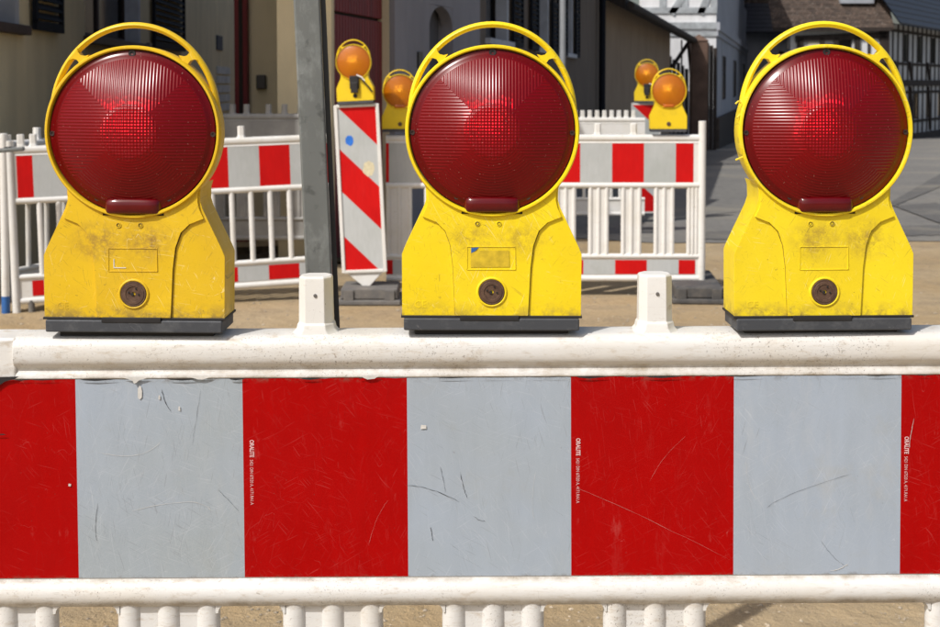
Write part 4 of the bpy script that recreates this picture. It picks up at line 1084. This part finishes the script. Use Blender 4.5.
wall_mesh(LW, zg-1, 9.5, .3, hs).build('wall', M_pWs, tW)
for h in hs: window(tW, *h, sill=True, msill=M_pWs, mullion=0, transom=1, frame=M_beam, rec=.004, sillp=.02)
for k, h in enumerate(wins):
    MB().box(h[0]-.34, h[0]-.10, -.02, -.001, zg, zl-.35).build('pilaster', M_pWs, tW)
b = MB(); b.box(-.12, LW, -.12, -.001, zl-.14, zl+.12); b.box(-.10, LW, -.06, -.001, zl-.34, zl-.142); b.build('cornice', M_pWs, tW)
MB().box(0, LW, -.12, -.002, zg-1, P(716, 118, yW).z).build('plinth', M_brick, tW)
# sunlit front of it (local +y is away from the street side): faces the camera
nrm = (-dW[1], dW[0])
fx0 = gx(640, yW); 
def toW(X, Y): return loc2(tW, (xW, yW), dW, X, Y)
tfl = MB()
rotf = -math.atan2(dW[1], dW[0])
fw = xW-fx0
def fbox(name, x0, x1, y0, y1, z0, z1, m, bev=0):
    M_ = Matrix.Rotation(rotf, 4, 'Z'); o = MB().box(x0, x1, y0, y1, z0, z1, M_).build(name, m, tW, bevel=bev); return o
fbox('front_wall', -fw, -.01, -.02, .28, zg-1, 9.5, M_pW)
fbox('front_beam', -fw, .0, -.10, -.021, zl-.10, zl+.12, M_beamg)
fbox('front_beam', -fw, .0, -.07, -.021, zl-.34, zl-.2, M_beamg)
fbox('front_beam', -fw, .0, -.07, -.021, zl+.42, zl+.62, M_beamg)
for u in (662, 684, 713):
    x = gx(u, yW)-xW; fbox('front_beam', x-.11, x+.11, -.06, -.022, zl+.625, 9.4, M_beamg)
for (ua, va, ub, vb) in ((671, 14, 686, -8), (700, 14, 706, -10)):
    p1 = P(ua, va, yW); p2 = P(ub, vb, yW); M_ = Matrix.Rotation(rotf, 4, 'Z')
    b = MB(); b.bar(M_@Vector((p1.x-xW, -.045, p1.z)), M_@Vector((p2.x-xW+.4, -.045, p2.z+.6)), .22, .05, up=M_@Vector((0,1,0))); b.build('brace', M_beamg, tW)

# --- dark slate-roofed small house H
yH = 74.; xh0, xh1 = gx(735, yH), gx(806, yH)
tH, LH, dH = bld('slate_house', (xh0, yH), (xh1, yH+.01), 'small grey house with a dark slate roof behind the right lamp handle')
zr = P(770, 31, yH).z
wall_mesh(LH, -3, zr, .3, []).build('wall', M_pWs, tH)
def roof(t, x0, x1, y0, z0, y1, z1, n, m, th=.03):
    b = MB()     # overlapping courses, each lifted at its lower edge
    for k in range(n):
        a, c = k/n, (k+1.15)/n
        p = lambda q, l: (y0+(y1-y0)*q, z0+(z1-z0)*q + l)
        (ya, za), (yc, zc) = p(a, th*2), p(c, th*.4)
        b.add([(x0,ya,za),(x1,ya,za),(x1,yc,zc),(x0,yc,zc),(x0,ya,za-th*2.2),(x1,ya,za-th*2.2)], [(0,1,2,3),(4,5,1,0)])
    o = b.build('roof_courses', m, t)
    MB().add([(x0+.01,y0,z0-.05),(x1-.01,y0,z0-.05),(x1-.01,y1,z1-.05),(x0+.01,y1,z1-.05)], [(3,2,1,0)]).build('roof', m, t)
    return o
roof(tH, -.3, LH*.75, -.5, zr-.1, 1.6, zr+1.6, 7, M_slate)
MB().box(-.3, LH, 1.6, 1.9, zr+1.4, zr+4).build('upper_wall', M_tile, tH)
MB().box(LH*.72, LH*.98, -.25, -.02, zr-1, zr+3.6).build('gable_panel', M_pT, tH)
b = MB(); b.bar((LH*.70, -.3, zr+4), (LH*1.06, -.3, zr-.4), .35, .1); b.bar((LH*.74, -.3, zr+.9), (LH*.98, -.3, zr+.6), .16, .08); b.bar((LH*.74, -.3, zr+2.2), (LH*.9, -.3, zr+2.0), .16, .08); b.bar((LH*.60, -.3, zr-1.2), (LH*1.0, -.3, zr-1.6), .22, .08)
b.build('gable_beam', M_beam, tH)

# --- timber house front part F
yF = 62.; xf0, xf1 = gx(790, yF), gx(886, yF)
tT, LT2, dT = bld('timber_house', (xf0, yF), (xf1, yF+.001), 'half timbered house with a brown tiled roof behind the right lamp, shaded facade')
ze = P(840, 29, yF).z; pwt = lambda u, v: PW(u, v, (xf0, yF), (1., 0.))
hs = []
for (u0, u1, v0, v1) in ((822, 836, 34, 60), (858, 880, 36, 62)):
    a, z1_ = pwt(u0, v0); c, z0_ = pwt(u1, v1); 
wn = [(pwt(823, 50)[0], pwt(834, 50)[0], pwt(830, 64)[1], pwt(830, 44)[1]), (pwt(838, 50)[0], pwt(852, 50)[0], pwt(830, 64)[1], pwt(830, 37)[1])]
wall_mesh(LT2, -3, ze, .3, wn).build('wall', M_pT, tT)
for h in wn: window(tT, *h, sill=False, mullion=0, transom=0, frame=M_beam)
M_curt = simple('cream_infill_plaster', (.72, .66, .50), .9, (3, .15))
for (u0, u1, v0, v1) in ((808, 822, 40, 56), (862, 868, 40, 62), (869, 879, 42, 62)):
    a, z1_ = pwt(u0, v0); c, z0_ = pwt(u1, v1); MB().box(a, c, -.03, -.001, z0_, z1_).build('sunlit_infill_panel', M_curt if u0 < 850 else M_pW, tT)  # sunlit patches of the facade are put into paler panel colours
for (ua, va, ub, vb, w_) in ((795, 39, 886, 35, .30), (795, 62, 886, 66, .25), (822, 38, 822, 150, .22), (836, 38, 836, 66, .2), (857, 36, 857, 150, .25), (884, 30, 884, 150, .45), (800, 38, 800, 150, .3), (868.5, 38, 868.5, 64, .12), (795, 84, 886, 84, .3)):
    a, z1_ = pwt(ua, va); c, z0_ = pwt(ub, vb); b = MB(); b.bar((a, -.06, z1_), (c, -.06, z0_), w_, .10); b.build('beam', M_beam, tT)
roof(tT, -.9, LT2+.25, -.30, ze+.02, 3.6, ze+5.3, 24, M_tile)
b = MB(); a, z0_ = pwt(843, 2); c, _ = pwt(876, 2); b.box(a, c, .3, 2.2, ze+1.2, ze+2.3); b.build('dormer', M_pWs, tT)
b = MB(); b.box(a+.2, c-.2, .27, .3, ze+1.45, ze+2.2); b.build('dormer_window', M_glass, tT)
MB().box(-.9, LT2+.1, -.38, -.30, ze-.10, ze+.06).build('gutter', M_beam, tT)

# --- timber house wing G receding to the right
tG, LG, dG = bld('timber_house', (xf1, yF), (xf1+.59*26, yF+26), 'dark beamed half timbered wing with rows of windows at the right edge')
pwg = lambda u, v: PW(u, v, (xf1, yF), dG)
zeg = pwg(905, 25)[1]; zj = pwg(905, 80)[1]; zj0 = pwg(905, 86)[1]
wn = []
for (u0, u1) in ((904, 909), (918, 923), (931, 935.5), (943, 947)):
    a, _ = pwg(u0, 50); c, _ = pwg(u1, 50); wn.append((a, c, pwg(905, 62)[1], pwg(905, 34)[1]))
for (u0, u1) in ((914, 919), (926, 930.5), (938, 942)):
    a, _ = pwg(u0, 100); c, _ = pwg(u1, 100); wn.append((a, c, pwg(915, 119)[1], pwg(915, 93)[1]))
wall_mesh(LG, -3.5, zeg, .3, wn).build('wall', M_pT, tG)
for h in wn: window(tG, *h, sill=False, mullion=0, transom=0, frame=M_beam, rec=.03)
b = MB(); b.box(-.1, LG, -.12, -.002, zj0, zj); b.build('jetty_beam', M_beam, tG)
zb_ = pwg(915, 133)[1]
k = 0
for s in [i*1.05 for i in range(int(LG/1.05))]:
    MB().box(s, s+.24, -.03, -.001, zj, zeg).build('post', M_beam, tG)
    MB().box(s+.3, s+.54, -.03, -.001, zb_, zj0).build('post', M_beam, tG)
    k += 1
for z in (pwg(905, 64)[1], pwg(905, 32)[1], pwg(915, 92)[1], pwg(915, 121)[1]): MB().box(0, LG, -.034, -.003, z-.07, z+.07).build('rail_beam', M_beam, tG)
for s in (1.1, 4.2, 8.3, 12.4):
    b = MB(); b.bar((s+.25, -.07, pwg(905, 62)[1]), (s+.85, -.07, zj+.05), .15, .09); b.build('brace', M_beam, tG)
    b = MB(); b.bar((s+.55, -.07, zj0-.05), (s+1.15, -.07, zb_+.1), .15, .09); b.build('brace', M_beam, tG)
MB().box(-.1, LG, -.35, -.004, -3.5, zb_).build('plinth', M_brick, tG)
roof(tG, -.4, LG, -.7, zeg-.1, 4, zeg+6.5, 22, M_slateb)

# --- thin lamp post and pipe in front of house D
t = empty('street_pole', (gx(562.5, 13.2), 13.2, GZ(13.2)), (0,0,0), 'thin light grey metal pole above the middle lamp, in front of the brown house', 'pole')
M_pole = simple('light_zinc', (.30, .32, .34), .5, (4, .2), metal=.2)
MB().tube([(0,0,0),(0,0,5)], .030, 12).build('tube', M_pole, t, smooth=True)
MB().lathe([(.001,0),(.10,0),(.10,.03),(.04,.05),(.001,.05)], 16, ax='z').build('ground_flange', M_pole, t)
